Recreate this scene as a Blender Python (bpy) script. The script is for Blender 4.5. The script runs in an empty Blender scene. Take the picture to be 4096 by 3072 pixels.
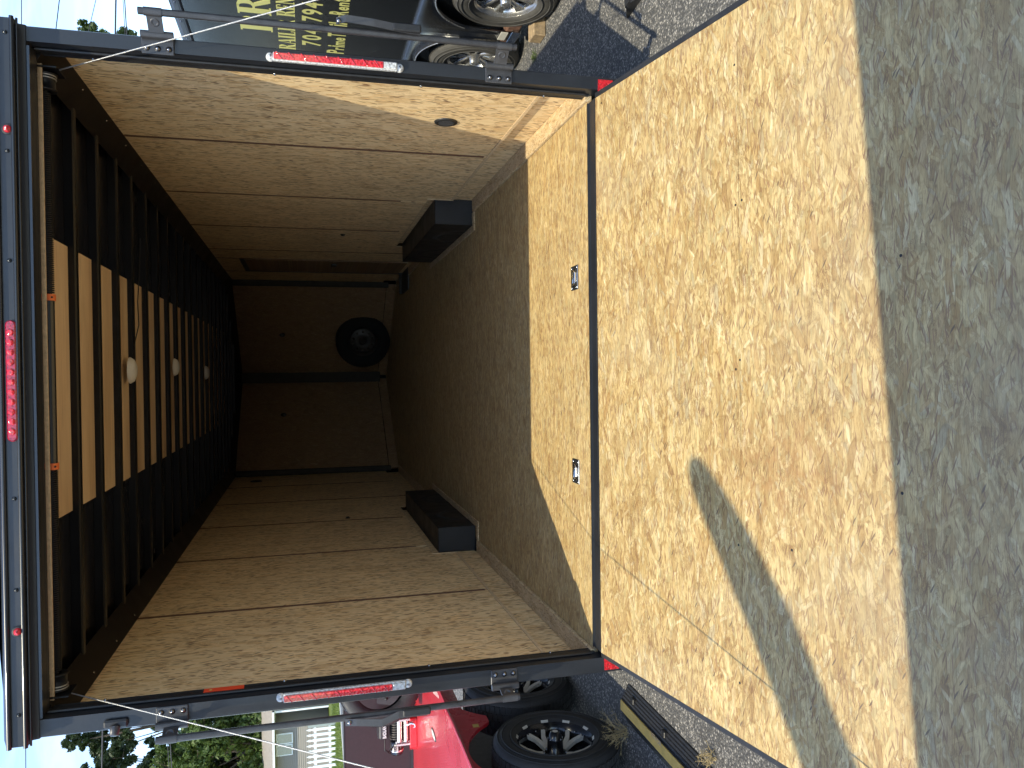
import bpy, math, random
import numpy as np
from mathutils import Vector, Matrix
random.seed(7); rng = np.random.default_rng(7)
S = bpy.context.scene
R = math.radians
G = -0.43                       # lot surface; the trailer floor is z = 0

# ---------------------------------------------------------------- camera
def cam_axes(p, yaw, roll):
    cy, sy = math.cos(yaw), math.sin(yaw)
    fw = Vector((sy*math.cos(p), cy*math.cos(p), -math.sin(p)))
    rt = Vector((cy, -sy, 0)); up = rt.cross(fw)
    c, s = math.cos(roll), math.sin(roll)
    return c*rt + s*up, -s*rt + c*up, fw
r_, u_, f_ = cam_axes(0.257950, -0.0131184, -0.0157486)
cd = bpy.data.cameras.new('camera'); cam = bpy.data.objects.new('camera', cd); S.collection.objects.link(cam)
cd.sensor_width = 36; cd.lens = 3138.59/4096*36; cd.clip_end = 2000; cd.clip_start = 0.05
m = Matrix.Identity(4)           # the phone was held on its side: image right is the world's down
for i, a in enumerate((-u_, r_, -f_)):
    m[0][i], m[1][i], m[2][i] = a
m[0][3], m[1][3], m[2][3] = 0.01364, -3.14191, 1.20356
cam.matrix_world = m; S.camera = cam

# ---------------------------------------------------------------- light
SUN = Vector((0.3625, 0.50, -1.0)).normalized()       # direction the light travels
elev = math.asin(-SUN.z); az = math.atan2(-SUN.x, -SUN.y)
W = bpy.data.worlds.new('World'); S.world = W; W.use_nodes = True
wn = W.node_tree; wn.nodes.clear()
def N(nt, t, **k):
    n = nt.nodes.new(t)
    for a, b in k.items():
        if a.startswith('i_'):
            key = a[2:]
            n.inputs[int(key) if key.isdigit() else key.replace('_', ' ')].default_value = b
        else: setattr(n, a, b)
    return n
sky = N(wn, 'ShaderNodeTexSky', sky_type='NISHITA', sun_disc=False, sun_elevation=elev, sun_rotation=az,
        air_density=1.0, dust_density=0.4, ozone_density=2.0, altitude=600)
tc = N(wn, 'ShaderNodeTexCoord'); sp = N(wn, 'ShaderNodeSeparateXYZ'); wn.links.new(tc.outputs['Generated'], sp.inputs[0])
def wmath(op, a, b=None):
    n = N(wn, 'ShaderNodeMath', operation=op)
    for i, v in enumerate((a, b)):
        if v is None: continue
        if isinstance(v, (int, float)): n.inputs[i].default_value = v
        else: wn.links.new(v, n.inputs[i])
    return n.outputs[0]
zc = wmath('MAXIMUM', wmath('ADD', sp.outputs[2], 0.12), 0.12)
cx = N(wn, 'ShaderNodeCombineXYZ'); wn.links.new(wmath('DIVIDE', sp.outputs[0], zc), cx.inputs[0]); wn.links.new(wmath('DIVIDE', sp.outputs[1], zc), cx.inputs[1])
mp = N(wn, 'ShaderNodeMapping', i_Rotation=(0, 0, 0.5), i_Scale=(1.1, 2.6, 1)); wn.links.new(cx.outputs[0], mp.inputs[0])
cn = N(wn, 'ShaderNodeTexNoise', i_Scale=1.3, i_Detail=9, i_Roughness=0.62, i_Distortion=0.6); wn.links.new(mp.outputs[0], cn.inputs['Vector'])
cr = N(wn, 'ShaderNodeValToRGB'); cr.color_ramp.elements[0].position = 0.45; cr.color_ramp.elements[1].position = 0.86
cr.color_ramp.elements[0].color = (0, 0, 0, 1); cr.color_ramp.elements[1].color = (1, 1, 1, 1)
wn.links.new(cn.outputs[0], cr.inputs[0])
mx = N(wn, 'ShaderNodeMix', data_type='RGBA'); mx.inputs[7].default_value = (2.8, 3.0, 3.4, 1)
wn.links.new(cr.outputs[0], mx.inputs[0]); wn.links.new(sky.outputs[0], mx.inputs[6])
bg = N(wn, 'ShaderNodeBackground', i_Strength=0.15); wo = N(wn, 'ShaderNodeOutputWorld')
wn.links.new(mx.outputs[2], bg.inputs[0]); wn.links.new(bg.outputs[0], wo.inputs[0])
sl = bpy.data.lights.new('sun', 'SUN'); sl.energy = 2.0; sl.angle = R(0.53); sl.color = (1.0, 0.915, 0.69)
so = bpy.data.objects.new('sun', sl); S.collection.objects.link(so); so.rotation_euler = SUN.to_track_quat('-Z', 'Y').to_euler(); so.location = (-5, -6, 12)
vs = S.view_settings; vs.view_transform = 'Standard'; vs.look = 'None'; vs.gamma = 1; vs.exposure = 1.45
try: vs.use_curve_mapping = False
except Exception: pass
S.render.engine = 'CYCLES'; S.cycles.max_bounces = 10; S.cycles.diffuse_bounces = 6

# ---------------------------------------------------------------- materials
class NT:
    def __init__(s, name):
        s.m = bpy.data.materials.new(name); s.m.use_nodes = True; s.t = s.m.node_tree; s.t.nodes.clear()
        s.out = s.n('ShaderNodeOutputMaterial'); s.b = s.n('ShaderNodeBsdfPrincipled'); s.l(s.b.outputs[0], s.out.inputs[0])
    def n(s, t, **k): return N(s.t, t, **k)
    def l(s, a, b): s.t.links.new(a, b)
    def put(s, v, sock):
        if v is None: return
        if isinstance(v, (int, float)): sock.default_value = v
        elif isinstance(v, (tuple, list)):
            v = tuple(v)
            try:
                if len(sock.default_value) == 4 and len(v) == 3: v = v + (1,)
            except TypeError: pass
            sock.default_value = v
        else: s.l(v, sock)
    def math(s, op, a, b=None, c=None, clamp=False):
        n = s.n('ShaderNodeMath', operation=op, use_clamp=clamp)
        for i, v in enumerate((a, b, c)): s.put(v, n.inputs[i])
        return n.outputs[0]
    def mix(s, f, a, b, bt='MIX'):
        n = s.n('ShaderNodeMix', data_type='RGBA', blend_type=bt)
        s.put(f, n.inputs[0]); s.put(a, n.inputs[6]); s.put(b, n.inputs[7]); return n.outputs[2]
    def noise(s, v, sc, det=3, ro=0.55, dist=0, out=0):
        n = s.n('ShaderNodeTexNoise', i_Scale=sc, i_Detail=det, i_Roughness=ro, i_Distortion=dist); s.put(v, n.inputs['Vector']); return n.outputs[out]
    def ramp(s, f, stops, interp='LINEAR'):
        n = s.n('ShaderNodeValToRGB'); n.color_ramp.interpolation = interp; e = n.color_ramp.elements
        while len(e) < len(stops): e.new(0.5)
        for x, (p, c) in zip(e, stops):
            x.position = p; x.color = (c, c, c, 1) if isinstance(c, (int, float)) else tuple(c)+(1,)
        s.l(f, n.inputs[0]); return n.outputs[0]
    def map(s, v, sc=(1, 1, 1), rot=(0, 0, 0), loc=(0, 0, 0)):
        n = s.n('ShaderNodeMapping', i_Scale=sc, i_Rotation=rot, i_Location=loc); s.l(v, n.inputs[0]); return n.outputs[0]
    def obj(s): return s.n('ShaderNodeTexCoord').outputs['Object']
    def set(s, **k):
        for a, v in k.items(): s.put(v, s.b.inputs[a.replace('_', ' ')])
        return s
    def bump(s, h, st=0.3, d=0.002):
        n = s.n('ShaderNodeBump', i_Strength=st, i_Distance=d); s.l(h, n.inputs['Height']); s.l(n.outputs[0], s.b.inputs['Normal'])

def plain(name, col, rough=0.5, metal=0, var=0.12, nsc=9.0, bump=0.0, coat=0, **k):
    """base colour with gentle mottling, dust and roughness wear"""
    t = NT(name); o = t.obj()
    n1 = t.noise(o, nsc, 5, 0.6); n2 = t.noise(o, nsc*11, 3, 0.6)
    f = t.math('ADD', t.math('MULTIPLY', n1, 0.6), t.math('MULTIPLY', n2, 0.4))
    lo = tuple(c*(1-var) for c in col); hi = tuple(min(1, c*(1+var)+var*0.01) for c in col)
    t.set(Base_Color=t.ramp(f, [(0.35, lo), (0.65, hi)]), Metallic=metal)
    t.set(Roughness=t.ramp(n1, [(0.3, max(0.03, rough*0.8)), (0.7, min(1, rough*1.2))]))
    if coat: t.set(Coat_Weight=coat, Coat_Roughness=0.06)
    if bump: t.bump(n2, bump, 0.003)
    for a, v in k.items(): t.put(v, t.b.inputs[a.replace('_', ' ')])
    return t.m

def osb(name, axis, flake=1.0, rough=0.62, contrast=1.0, sliver=0.5, base=((0.50,0.365,0.20),(0.66,0.50,0.29),(0.77,0.62,0.39)), dirt_shade=0.0, chips=1.0, slz=1.0, slw=1.0, patch=0.75, tint=(1,1,1)):
    """pressed strand board: overlapping strands of several directions plus fibres and dark slivers.
       axis: 'x','z' = way the strands run; plane: xy for floors, yz for walls"""
    t = NT(name); o = t.obj()
    sx = t.n('ShaderNodeSeparateXYZ'); t.l(o, sx.inputs[0])
    cb = t.n('ShaderNodeCombineXYZ')
    x, y, z = sx.outputs
    if axis == 'x': pr = (x, y)
    elif axis == 'z': pr = (z, t.math('ADD', y, t.math('MULTIPLY', x, 1.7)))
    elif axis == 'zx': pr = (z, x)
    else: pr = (y, t.math('ADD', x, z))
    t.l(pr[0], cb.inputs[0]); t.l(pr[1], cb.inputs[1])
    P = cb.outputs[0]
    w = t.noise(P, 9.0/flake, 2, 0.5, out=1)
    ws = t.n('ShaderNodeVectorMath', operation='SUBTRACT'); t.l(w, ws.inputs[0]); ws.inputs[1].default_value = (0.5,)*3
    wm = t.n('ShaderNodeVectorMath', operation='MULTIPLY_ADD'); t.l(ws.outputs[0], wm.inputs[0]); wm.inputs[1].default_value = (0.016*flake,)*3; t.l(P, wm.inputs[2])
    Q = wm.outputs[0]
    fib = t.noise(t.map(Q, (7/flake, 190/flake, 1)), 1.0, 3, 0.6)
    med = t.noise(t.map(t.map(Q, (1, 1, 1), (0, 0, 0.12)), (7/flake, 46/flake, 1)), 1.0, 4, 0.65)
    fin = t.noise(t.map(Q, (26/flake, 260/flake, 1)), 1.0, 4, 0.75)
    f = t.math('ADD', t.math('MULTIPLY', fib, 0.45), t.math('ADD', t.math('MULTIPLY', med, 0.3), t.math('MULTIPLY', fin, 0.25)))
    lo, mi, hi = base
    c = 0.13/contrast
    col = t.ramp(f, [(0.5-c, lo), (0.5, mi), (0.5+c, hi)])
    pal = [(0.0, (0.32,0.20,0.09)), (0.14, (0.46,0.335,0.17)), (0.32, (0.60,0.46,0.25)), (0.52, (0.70,0.575,0.355)), (0.68, (0.50,0.38,0.20)), (0.80, (0.43,0.275,0.12)), (0.90, (0.76,0.665,0.48)), (1.0, (0.42,0.36,0.26))]
    hsum = med
    layers = [(0.16, .058, .0100, .60, .85), (-0.20, .066, .0120, .55, .85), (0.42, .052, .0105, .42, .8), (-0.45, .060, .0110, .38, .8), (0.03, .085, .0150, .34, .85), (-0.85, .048, .0120, .13, .8), (0.9, .05, .012, .09, .8), (-0.12, .115, .024, .16, .9), (0.30, .14, .030, .09, .9), (-0.6, .10, .026, .06, .85)]
    for i, (a, L, Wd, thr, op) in enumerate(layers):
        v = t.n('ShaderNodeTexVoronoi', voronoi_dimensions='2D', i_Scale=1.0, i_Randomness=0.9, distance='CHEBYCHEV' if i % 3 != 2 else 'EUCLIDEAN')
        t.l(t.map(Q, (1/(L*flake), 1/(Wd*flake), 1), (0, 0, 0), (3.1*i, 7.7*i, 0)) if a == 0 else
            t.map(t.map(Q, (1, 1, 1), (0, 0, a)), (1/(L*flake), 1/(Wd*flake), 1), (0, 0, 0), (3.1*i, 7.7*i, 0)), v.inputs['Vector'])
        sc = t.n('ShaderNodeSeparateColor'); t.l(v.outputs['Color'], sc.inputs[0])
        edge = t.ramp(v.outputs['Distance'], [(0.46, 1), (0.52, 0)])
        mk = t.math('MULTIPLY', t.math('LESS_THAN', sc.outputs[0], thr*chips), edge)
        fc = t.ramp(sc.outputs[1], [(a_, tuple(u*v_ for u, v_ in zip(c_, tint))) for a_, c_ in pal])
        rim = t.ramp(v.outputs['Distance'], [(0.36, (1.03,1.03,1.03)), (0.46, (0.62,0.53,0.42))])
        fc = t.mix(0.85, t.mix(0.7, fc, rim, 'MULTIPLY'), t.ramp(fin, [(0.38, (0.58,0.50,0.41)), (0.47, (0.95,0.92,0.88)), (0.64, (1.20,1.18,1.13))]), 'MULTIPLY')
        col = t.mix(t.math('MULTIPLY', mk, op*min(1, 0.75*contrast+0.1)), col, fc)
        hsum = t.math('MULTIPLY_ADD', mk, t.math('MULTIPLY', sc.outputs[2], 0.5), hsum)
    # dark slivers: short thin bark strands
    for j, (a, L, Wd, thr, cc) in enumerate([(0.30, .038, .0040, .075, (0.20,0.11,0.055)), (-0.34, .026, .0036, .085, (0.24,0.13,0.065)), (-0.04, .05, .0036, .07, (0.26,0.15,0.08)), (0.5, .03, .0045, .010, (0.09,0.06,0.045))]):
        v = t.n('ShaderNodeTexVoronoi', voronoi_dimensions='2D', i_Scale=1.0)
        t.l(t.map(t.map(Q, (1, 1, 1), (0, 0, a)), (1/(L*slz), 1/(Wd*slw), 1), (0, 0, 0), (11.3*j+5, 2.7*j, 0)), v.inputs['Vector'])
        sc = t.n('ShaderNodeSeparateColor'); t.l(v.outputs['Color'], sc.inputs[0])
        mk = t.math('MULTIPLY', t.math('LESS_THAN', sc.outputs[0], thr*sliver), t.ramp(v.outputs['Distance'], [(0.25, 1), (0.5, 0)]))
        col = t.mix(t.math('MULTIPLY', mk, 0.88), col, cc)
    rg = t.noise(t.map(P, (14/flake, 60/flake, 1), (0, 0, 0.1)), 1.0, 5, 0.7, 0.8)
    rl = t.ramp(t.math('ABSOLUTE', t.math('SUBTRACT', rg, 0.5)), [(0.0, 1), (0.028, 0)])
    rm = t.ramp(t.noise(t.map(P, (5/flake, 9/flake, 1)), 1.0, 2, 0.5), [(0.47, 0), (0.60, 1)])
    col = t.mix(t.math('MULTIPLY', t.math('MULTIPLY', rl, rm), 0.80*min(1.1, contrast+0.1)), col, (0.19,0.11,0.05))
    pt = t.noise(t.map(P, (6/flake, 15/flake, 1)), 1.0, 3, 0.55)
    col = t.mix(patch*min(1, contrast), col, t.ramp(pt, [(0.36, (0.84,0.75,0.60)), (0.5, (0.99,0.97,0.92)), (0.66, (1.10,1.09,1.04))]), 'MULTIPLY')
    big = t.noise(P, 2.3, 4, 0.6)
    col = t.mix(0.8, col, t.ramp(big, [(0.3, (0.90,0.88,0.86)), (0.7, (1.06,1.05,1.03))]), 'MULTIPLY')
    if dirt_shade:
        g = t.noise(P, 1.9, 6, 0.65, 0.4)
        col = t.mix(t.math('MULTIPLY', t.ramp(g, [(0.50, 0), (0.72, 1)]), 0.30*dirt_shade), col, (0.40,0.335,0.215))
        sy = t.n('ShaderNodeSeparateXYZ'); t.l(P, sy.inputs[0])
        end_shade_dirt = t.math('MULTIPLY', t.ramp(t.math('MULTIPLY', sy.outputs[1], -0.5), [(0.45, 0), (0.88, 1)]), t.ramp(t.noise(P, 3.2, 6, 0.7), [(0.25, 0.35), (0.7, 1)]))  # shade painted into the lower ramp end, mixed with dirt
        col = t.mix(t.math('MULTIPLY', end_shade_dirt, 0.42*dirt_shade), col, (0.285,0.22,0.155))
        # a brown water mark on the middle of the ramp
        d = t.n('ShaderNodeVectorMath', operation='DISTANCE'); t.l(t.map(P, (1.0, 0.75, 1)), d.inputs[0]); d.inputs[1].default_value = (-0.30, -0.78, 0)
        st = t.math('MULTIPLY', t.ramp(d.outputs['Value'], [(0.02, 1), (0.26, 0)]), t.ramp(t.noise(P, 22, 4, 0.7), [(0.42, 0), (0.62, 1)]))
        col = t.mix(t.math('MULTIPLY', st, 0.75*dirt_shade), col, (0.34,0.185,0.07))
    t.set(Base_Color=col, Roughness=rough); t.bump(hsum, 0.35, 0.0015*flake)
    return t.m

M = {}
M['ramp'] = osb('strand board of the ramp', 'x', 0.95, contrast=1.05, sliver=0.9, slz=1.2, slw=1.3, dirt_shade=1.0, tint=(0.88,0.855,0.725), base=((0.25,0.178,0.075),(0.40,0.305,0.140),(0.54,0.434,0.218)))
M['floor'] = osb('strand board of the floor', 'x', 0.85, contrast=0.9, sliver=1.1, slz=1.2, slw=2.0, chips=0.8, patch=0.5, tint=(0.92,0.89,0.76), base=((0.31,0.225,0.10),(0.45,0.35,0.168),(0.58,0.47,0.25)))
M['wall'] = osb('strand board of the walls', 'z', 1.4, contrast=0.55, sliver=1.2, slz=1.5, slw=2.6, chips=0.35, patch=0.25, tint=(1.24,1.12,1.0), base=((0.60,0.44,0.235),(0.80,0.61,0.35),(0.88,0.71,0.44)))
M['side'] = osb('strand board of the edge strips', 'y', 0.7, contrast=0.7, sliver=0.6, chips=0.5, base=((0.47,0.35,0.20),(0.60,0.46,0.28),(0.70,0.56,0.36)))
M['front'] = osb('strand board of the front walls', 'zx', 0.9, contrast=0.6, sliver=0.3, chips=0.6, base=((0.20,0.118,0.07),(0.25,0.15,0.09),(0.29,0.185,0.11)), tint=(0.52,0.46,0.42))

def plywood():
    t = NT('ceiling plywood'); o = t.obj()
    w = t.n('ShaderNodeTexWave', wave_type='RINGS', rings_direction='Y', i_Scale=0.9, i_Distortion=9, i_Detail=3, i_Detail_Scale=0.9)
    t.l(t.map(o, (0.45, 2.0, 1), (0, 0, 0.1), (0, 0.3, 0)), w.inputs['Vector'])
    fib = t.noise(t.map(o, (2.5, 60, 1)), 1, 4, 0.6); bl = t.noise(t.map(o, (1.3, 5, 1)), 2, 4, 0.6, 0.7)
    c = t.ramp(w.outputs[1], [(0, (0.64,0.44,0.25)), (1, (0.80,0.59,0.36))])
    c = t.mix(0.5, c, t.ramp(bl, [(0.3, (0.78,0.74,0.7)), (0.7, (1.1,1.1,1.08))]), 'MULTIPLY')
    c = t.mix(t.math('MULTIPLY', t.ramp(fib, [(0.56, 0), (0.75, 1)]), 0.45), c, (0.34,0.18,0.08))
    t.set(Base_Color=c, Roughness=0.55); return t.m
M['ply'] = plywood()
M['trim'] = plain('black powder coated frame', (0.014,0.016,0.020), 0.42, 0, 0.15, 6, 0.05, coat=0.12)
M['skin'] = plain('black painted sheet aluminium', (0.010,0.012,0.014), 0.25, 0, 0.1, 1.2, coat=0.4)
M['bow'] = plain('dark steel roof bow', (0.006,0.0065,0.008), 0.36, 0, 0.2, 8, Specular_IOR_Level=0.35)
M['cove'] = plain('dark brown cove trim', (0.013,0.010,0.009), 0.36, 0, 0.12, 4, Specular_IOR_Level=0.35)
M['ceil'] = plain('black ceiling liner', (0.008,0.0075,0.009), 0.24, 0, 0.1, 2, Specular_IOR_Level=0.4)
M['seal'] = plain('black rubber seal', (0.014,0.014,0.015), 0.45, 0, 0.25, 30, 0.3)
M['box'] = plain('black steel wheel box', (0.013,0.013,0.014), 0.48, 0, 0.2, 7, 0.05)
M['seam'] = plain('brown joint backing', (0.13,0.062,0.035), 0.8, 0, 0.2, 20)
M['rod'] = plain('grey black painted rod', (0.05,0.05,0.054), 0.33, 0.3, 0.3, 25, 0.15)
M['brk'] = plain('satin grey bracket steel', (0.062,0.062,0.066), 0.4, 0.35, 0.2, 30, 0.1)
M['bolt'] = plain('shiny bolt', (0.30,0.30,0.31), 0.18, 1.0, 0.2, 60)
M['zinc'] = plain('zinc plated steel', (0.62,0.66,0.70), 0.22, 1.0, 0.15, 40, 0.1)
M['zinc2'] = plain('dull zinc plate', (0.20,0.21,0.23), 0.28, 0.9, 0.2, 40, 0.1)
M['chrome'] = plain('polished alloy', (0.72,0.71,0.69), 0.24, 0.85, 0.08, 20)
M['alu'] = plain('fender aluminium', (0.13,0.135,0.145), 0.24, 0.85, 0.15, 3)
M['post'] = plain('matt dark post', (0.045,0.040,0.034), 0.9, 0, 0.2, 10, Specular_IOR_Level=0.1)
M['sparetyre'] = plain('spare tyre rubber', (0.010,0.010,0.010), 0.8, 0, 0.2, 10, Specular_IOR_Level=0.2)
M['white'] = plain('white plastic', (0.72,0.70,0.62), 0.5, 0, 0.05, 12)
M['paint'] = plain('white fence paint', (0.78,0.79,0.78), 0.55, 0, 0.06, 3)
M['orange'] = plain('orange collar', (0.75,0.16,0.035), 0.5, 0, 0.25, 40)
M['label'] = plain('orange red sticker', (0.80,0.07,0.02), 0.5, 0, 0.08, 30)
M['ink'] = plain('dark print', (0.06,0.02,0.02), 0.6, 0, 0.1)
M['letter'] = plain('pale yellow vinyl', (0.78,0.76,0.26), 0.45, 0, 0.05, 5)
M['wtext'] = plain('white print', (0.75,0.75,0.75), 0.5, 0, 0.05)
M['kraft'] = plain('bare wood edge', (0.60,0.44,0.26), 0.7, 0, 0.25, 60)
M['cable'] = plain('bright wire rope', (0.50,0.49,0.46), 0.35, 0.8, 0.3, 300, 0.4)
M['cord'] = plain('black rope sleeve', (0.10,0.085,0.075), 0.5, 0.3, 0.2, 100)
M['black'] = plain('black rubber', (0.020,0.020,0.021), 0.5, 0, 0.25, 20, 0.15)
M['tyre'] = plain('tyre rubber', (0.036,0.036,0.037), 0.60, 0, 0.3, 12, 0.12)
M['dtyre'] = plain('grey brown dusty tyre', (0.075,0.072,0.066), 0.7, 0, 0.3, 14, 0.15)
M['rimblk'] = plain('black wheel paint', (0.010,0.010,0.013), 0.2, 0, 0.1, 10, coat=0.5)
M['mach'] = plain('machined spoke face', (0.80,0.77,0.70), 0.42, 0.1, 0.12, 30)
M['steel'] = plain('dull steel rim', (0.045,0.038,0.032), 0.5, 0.3, 0.2, 12)
M['red'] = plain('red trailer paint', (0.62,0.022,0.035), 0.28, 0, 0.08, 3, coat=0.5)
M['maroon'] = plain('dark maroon steel', (0.030,0.012,0.015), 0.5, 0, 0.2, 3)
M['yel'] = plain('yellow plastic lid', (0.76,0.52,0.14), 0.5, 0, 0.15, 25, 0.1)
M['wood'] = plain('weathered timber', (0.36,0.26,0.15), 0.8, 0, 0.4, 35, 0.5)
M['rust'] = plain('rusty steel', (0.16,0.085,0.06), 0.75, 0, 0.4, 30, 0.4)
M['bark'] = plain('tree bark', (0.10,0.075,0.05), 0.9, 0, 0.35, 5, 0.5)
M['roof'] = plain('tan roof shingles', (0.27,0.235,0.19), 0.9, 0, 0.25, 7)
M['siding'] = plain('taupe vinyl siding', (0.29,0.26,0.22), 0.6, 0, 0.06, 1)
M['conc'] = plain('concrete', (0.40,0.39,0.36), 0.85, 0, 0.15, 4)
M['glass'] = plain('window glass', (0.10,0.15,0.14), 0.08, 0, 0.2, 1, coat=1)
M['blue'] = plain('light blue car paint', (0.22,0.36,0.52), 0.25, 0.3, 0.05, 1, coat=1)
M['carblk'] = plain('black car paint', (0.02,0.02,0.022), 0.2, 0, 0.05, 1, coat=1)
M['caster'] = plain('dark caster cloth', (0.06,0.06,0.065), 0.8, 0, 0.15, 20)  # for the unseen shadow casters added behind the camera
M['wire'] = plain('utility wire', (0.035,0.035,0.045), 0.6, 0, 0.1)
M['galv'] = plain('galvanised post', (0.4,0.4,0.4), 0.4, 0.7, 0.1, 8)
M['straw'] = plain('dry weed', (0.44,0.34,0.17), 0.8, 0, 0.35, 60)
M['green'] = plain('green weed', (0.11,0.16,0.04), 0.7, 0, 0.3, 60)
M['grey'] = plain('grey post paint', (0.30,0.34,0.32), 0.6)

def lens(name, col, tr=0.55):
    t = NT(name); o = t.obj()
    v = t.n('ShaderNodeTexVoronoi', i_Scale=95.0); t.l(o, v.inputs['Vector'])
    c = t.ramp(v.outputs['Distance'], [(0.1, tuple(x*0.45 for x in col)), (0.55, col)])
    t.set(Base_Color=c, Roughness=0.08, Coat_Weight=1.0, Coat_Roughness=0.03); t.bump(v.outputs['Distance'], 0.6, 0.004); return t.m
M['lens'] = lens('faceted red lens', (0.68,0.012,0.022)); M['clear'] = lens('faceted clear lens', (0.62,0.62,0.60))
M['lensd'] = lens('dark red lens', (0.40,0.008,0.03))

def asphalt():
    t = NT('asphalt'); o = t.obj()
    v = t.n('ShaderNodeTexVoronoi', i_Scale=105.0); t.l(o, v.inputs['Vector'])
    sc = t.n('ShaderNodeSeparateColor'); t.l(v.outputs['Color'], sc.inputs[0])
    big = t.noise(o, 0.9, 5, 0.6); fine = t.noise(o, 320, 2, 0.6)
    c = t.ramp(big, [(0.3, (0.115,0.112,0.108)), (0.7, (0.16,0.155,0.148))])
    st = t.ramp(sc.outputs[0], [(0.0, (0.7,0.7,0.72)), (0.45, (1.0,1.0,0.98)), (0.72, (1.6,1.58,1.5)), (0.88, (2.8,2.7,2.55)), (1, (3.9,3.75,3.45))])
    c = t.mix(1.0, c, st, 'MULTIPLY'); c = t.mix(0.6, c, t.ramp(fine, [(0.3, 0.55), (0.7, 1.35)]), 'MULTIPLY')
    gap = t.ramp(v.outputs['Distance'], [(0.35, 0), (0.6, 1)])
    c = t.mix(t.math('MULTIPLY', gap, 0.65), c, (0.04,0.04,0.041))
    t.set(Base_Color=c, Roughness=0.82)
    t.bump(t.math('SUBTRACT', fine, gap), 0.7, 0.004); return t.m
M['asphalt'] = asphalt()

def tread():
    """diamond plate: small raised lugs, alternating directions"""
    t = NT('red diamond tread plate'); o = t.obj()
    n1 = t.noise(o, 3, 4, 0.6)
    hs = None
    for a, off in ((0.785, 0.0), (-0.785, 0.5)):
        mp_ = t.map(o, (1/0.034, 1/0.034, 1), (0, 0, 0), (off, off, 0))
        fr = t.n('ShaderNodeVectorMath', operation='FRACTION'); t.l(mp_, fr.inputs[0])
        sb = t.n('ShaderNodeVectorMath', operation='SUBTRACT'); t.l(fr.outputs[0], sb.inputs[0]); sb.inputs[1].default_value = (0.5, 0.5, 0)
        rt = t.map(sb.outputs[0], (1, 1, 0), (0, 0, a)); sc_ = t.map(rt, (2.4, 8.5, 0))
        ln = t.n('ShaderNodeVectorMath', operation='LENGTH'); t.l(sc_, ln.inputs[0])
        h = t.ramp(ln.outputs['Value'], [(0.4, 1), (1.0, 0)])
        hs = h if hs is None else t.math('MAXIMUM', hs, h)
    c = t.mix(t.math('MULTIPLY', hs, 0.5), t.ramp(n1, [(0.3, (0.56,0.02,0.035)), (0.7, (0.68,0.03,0.045))]), (0.85,0.10,0.10))
    t.set(Base_Color=c, Roughness=0.33, Coat_Weight=0.4, Coat_Roughness=0.1); t.bump(hs, 1.0, 0.008); return t.m
M['tread'] = tread()

def leaf(name, a, b):
    t = NT(name); o = t.obj()
    n1 = t.noise(o, 1.1, 3, 0.6); n2 = t.noise(o, 9, 2, 0.6)
    c = t.ramp(t.math('ADD', t.math('MULTIPLY', n1, 0.55), t.math('MULTIPLY', n2, 0.45)), [(0.36, a), (0.64, b)])
    t.set(Base_Color=c, Roughness=0.55)
    tr = t.n('ShaderNodeBsdfTranslucent'); t.l(c, tr.inputs[0])
    ms = t.n('ShaderNodeMixShader'); ms.inputs[0].default_value = 0.3; t.l(t.b.outputs[0], ms.inputs[1]); t.l(tr.outputs[0], ms.inputs[2]); t.l(ms.outputs[0], t.out.inputs[0])
    return t.m
M['leafd'] = leaf('dark green leaves', (0.018,0.038,0.012), (0.055,0.085,0.022))
M['leafb'] = leaf('bright green leaves', (0.035,0.075,0.014), (0.13,0.18,0.030))
M['leafm'] = leaf('mid green leaves', (0.026,0.058,0.014), (0.085,0.125,0.024))
M['grass'] = leaf('lawn grass', (0.10,0.15,0.025), (0.22,0.27,0.05))

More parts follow.
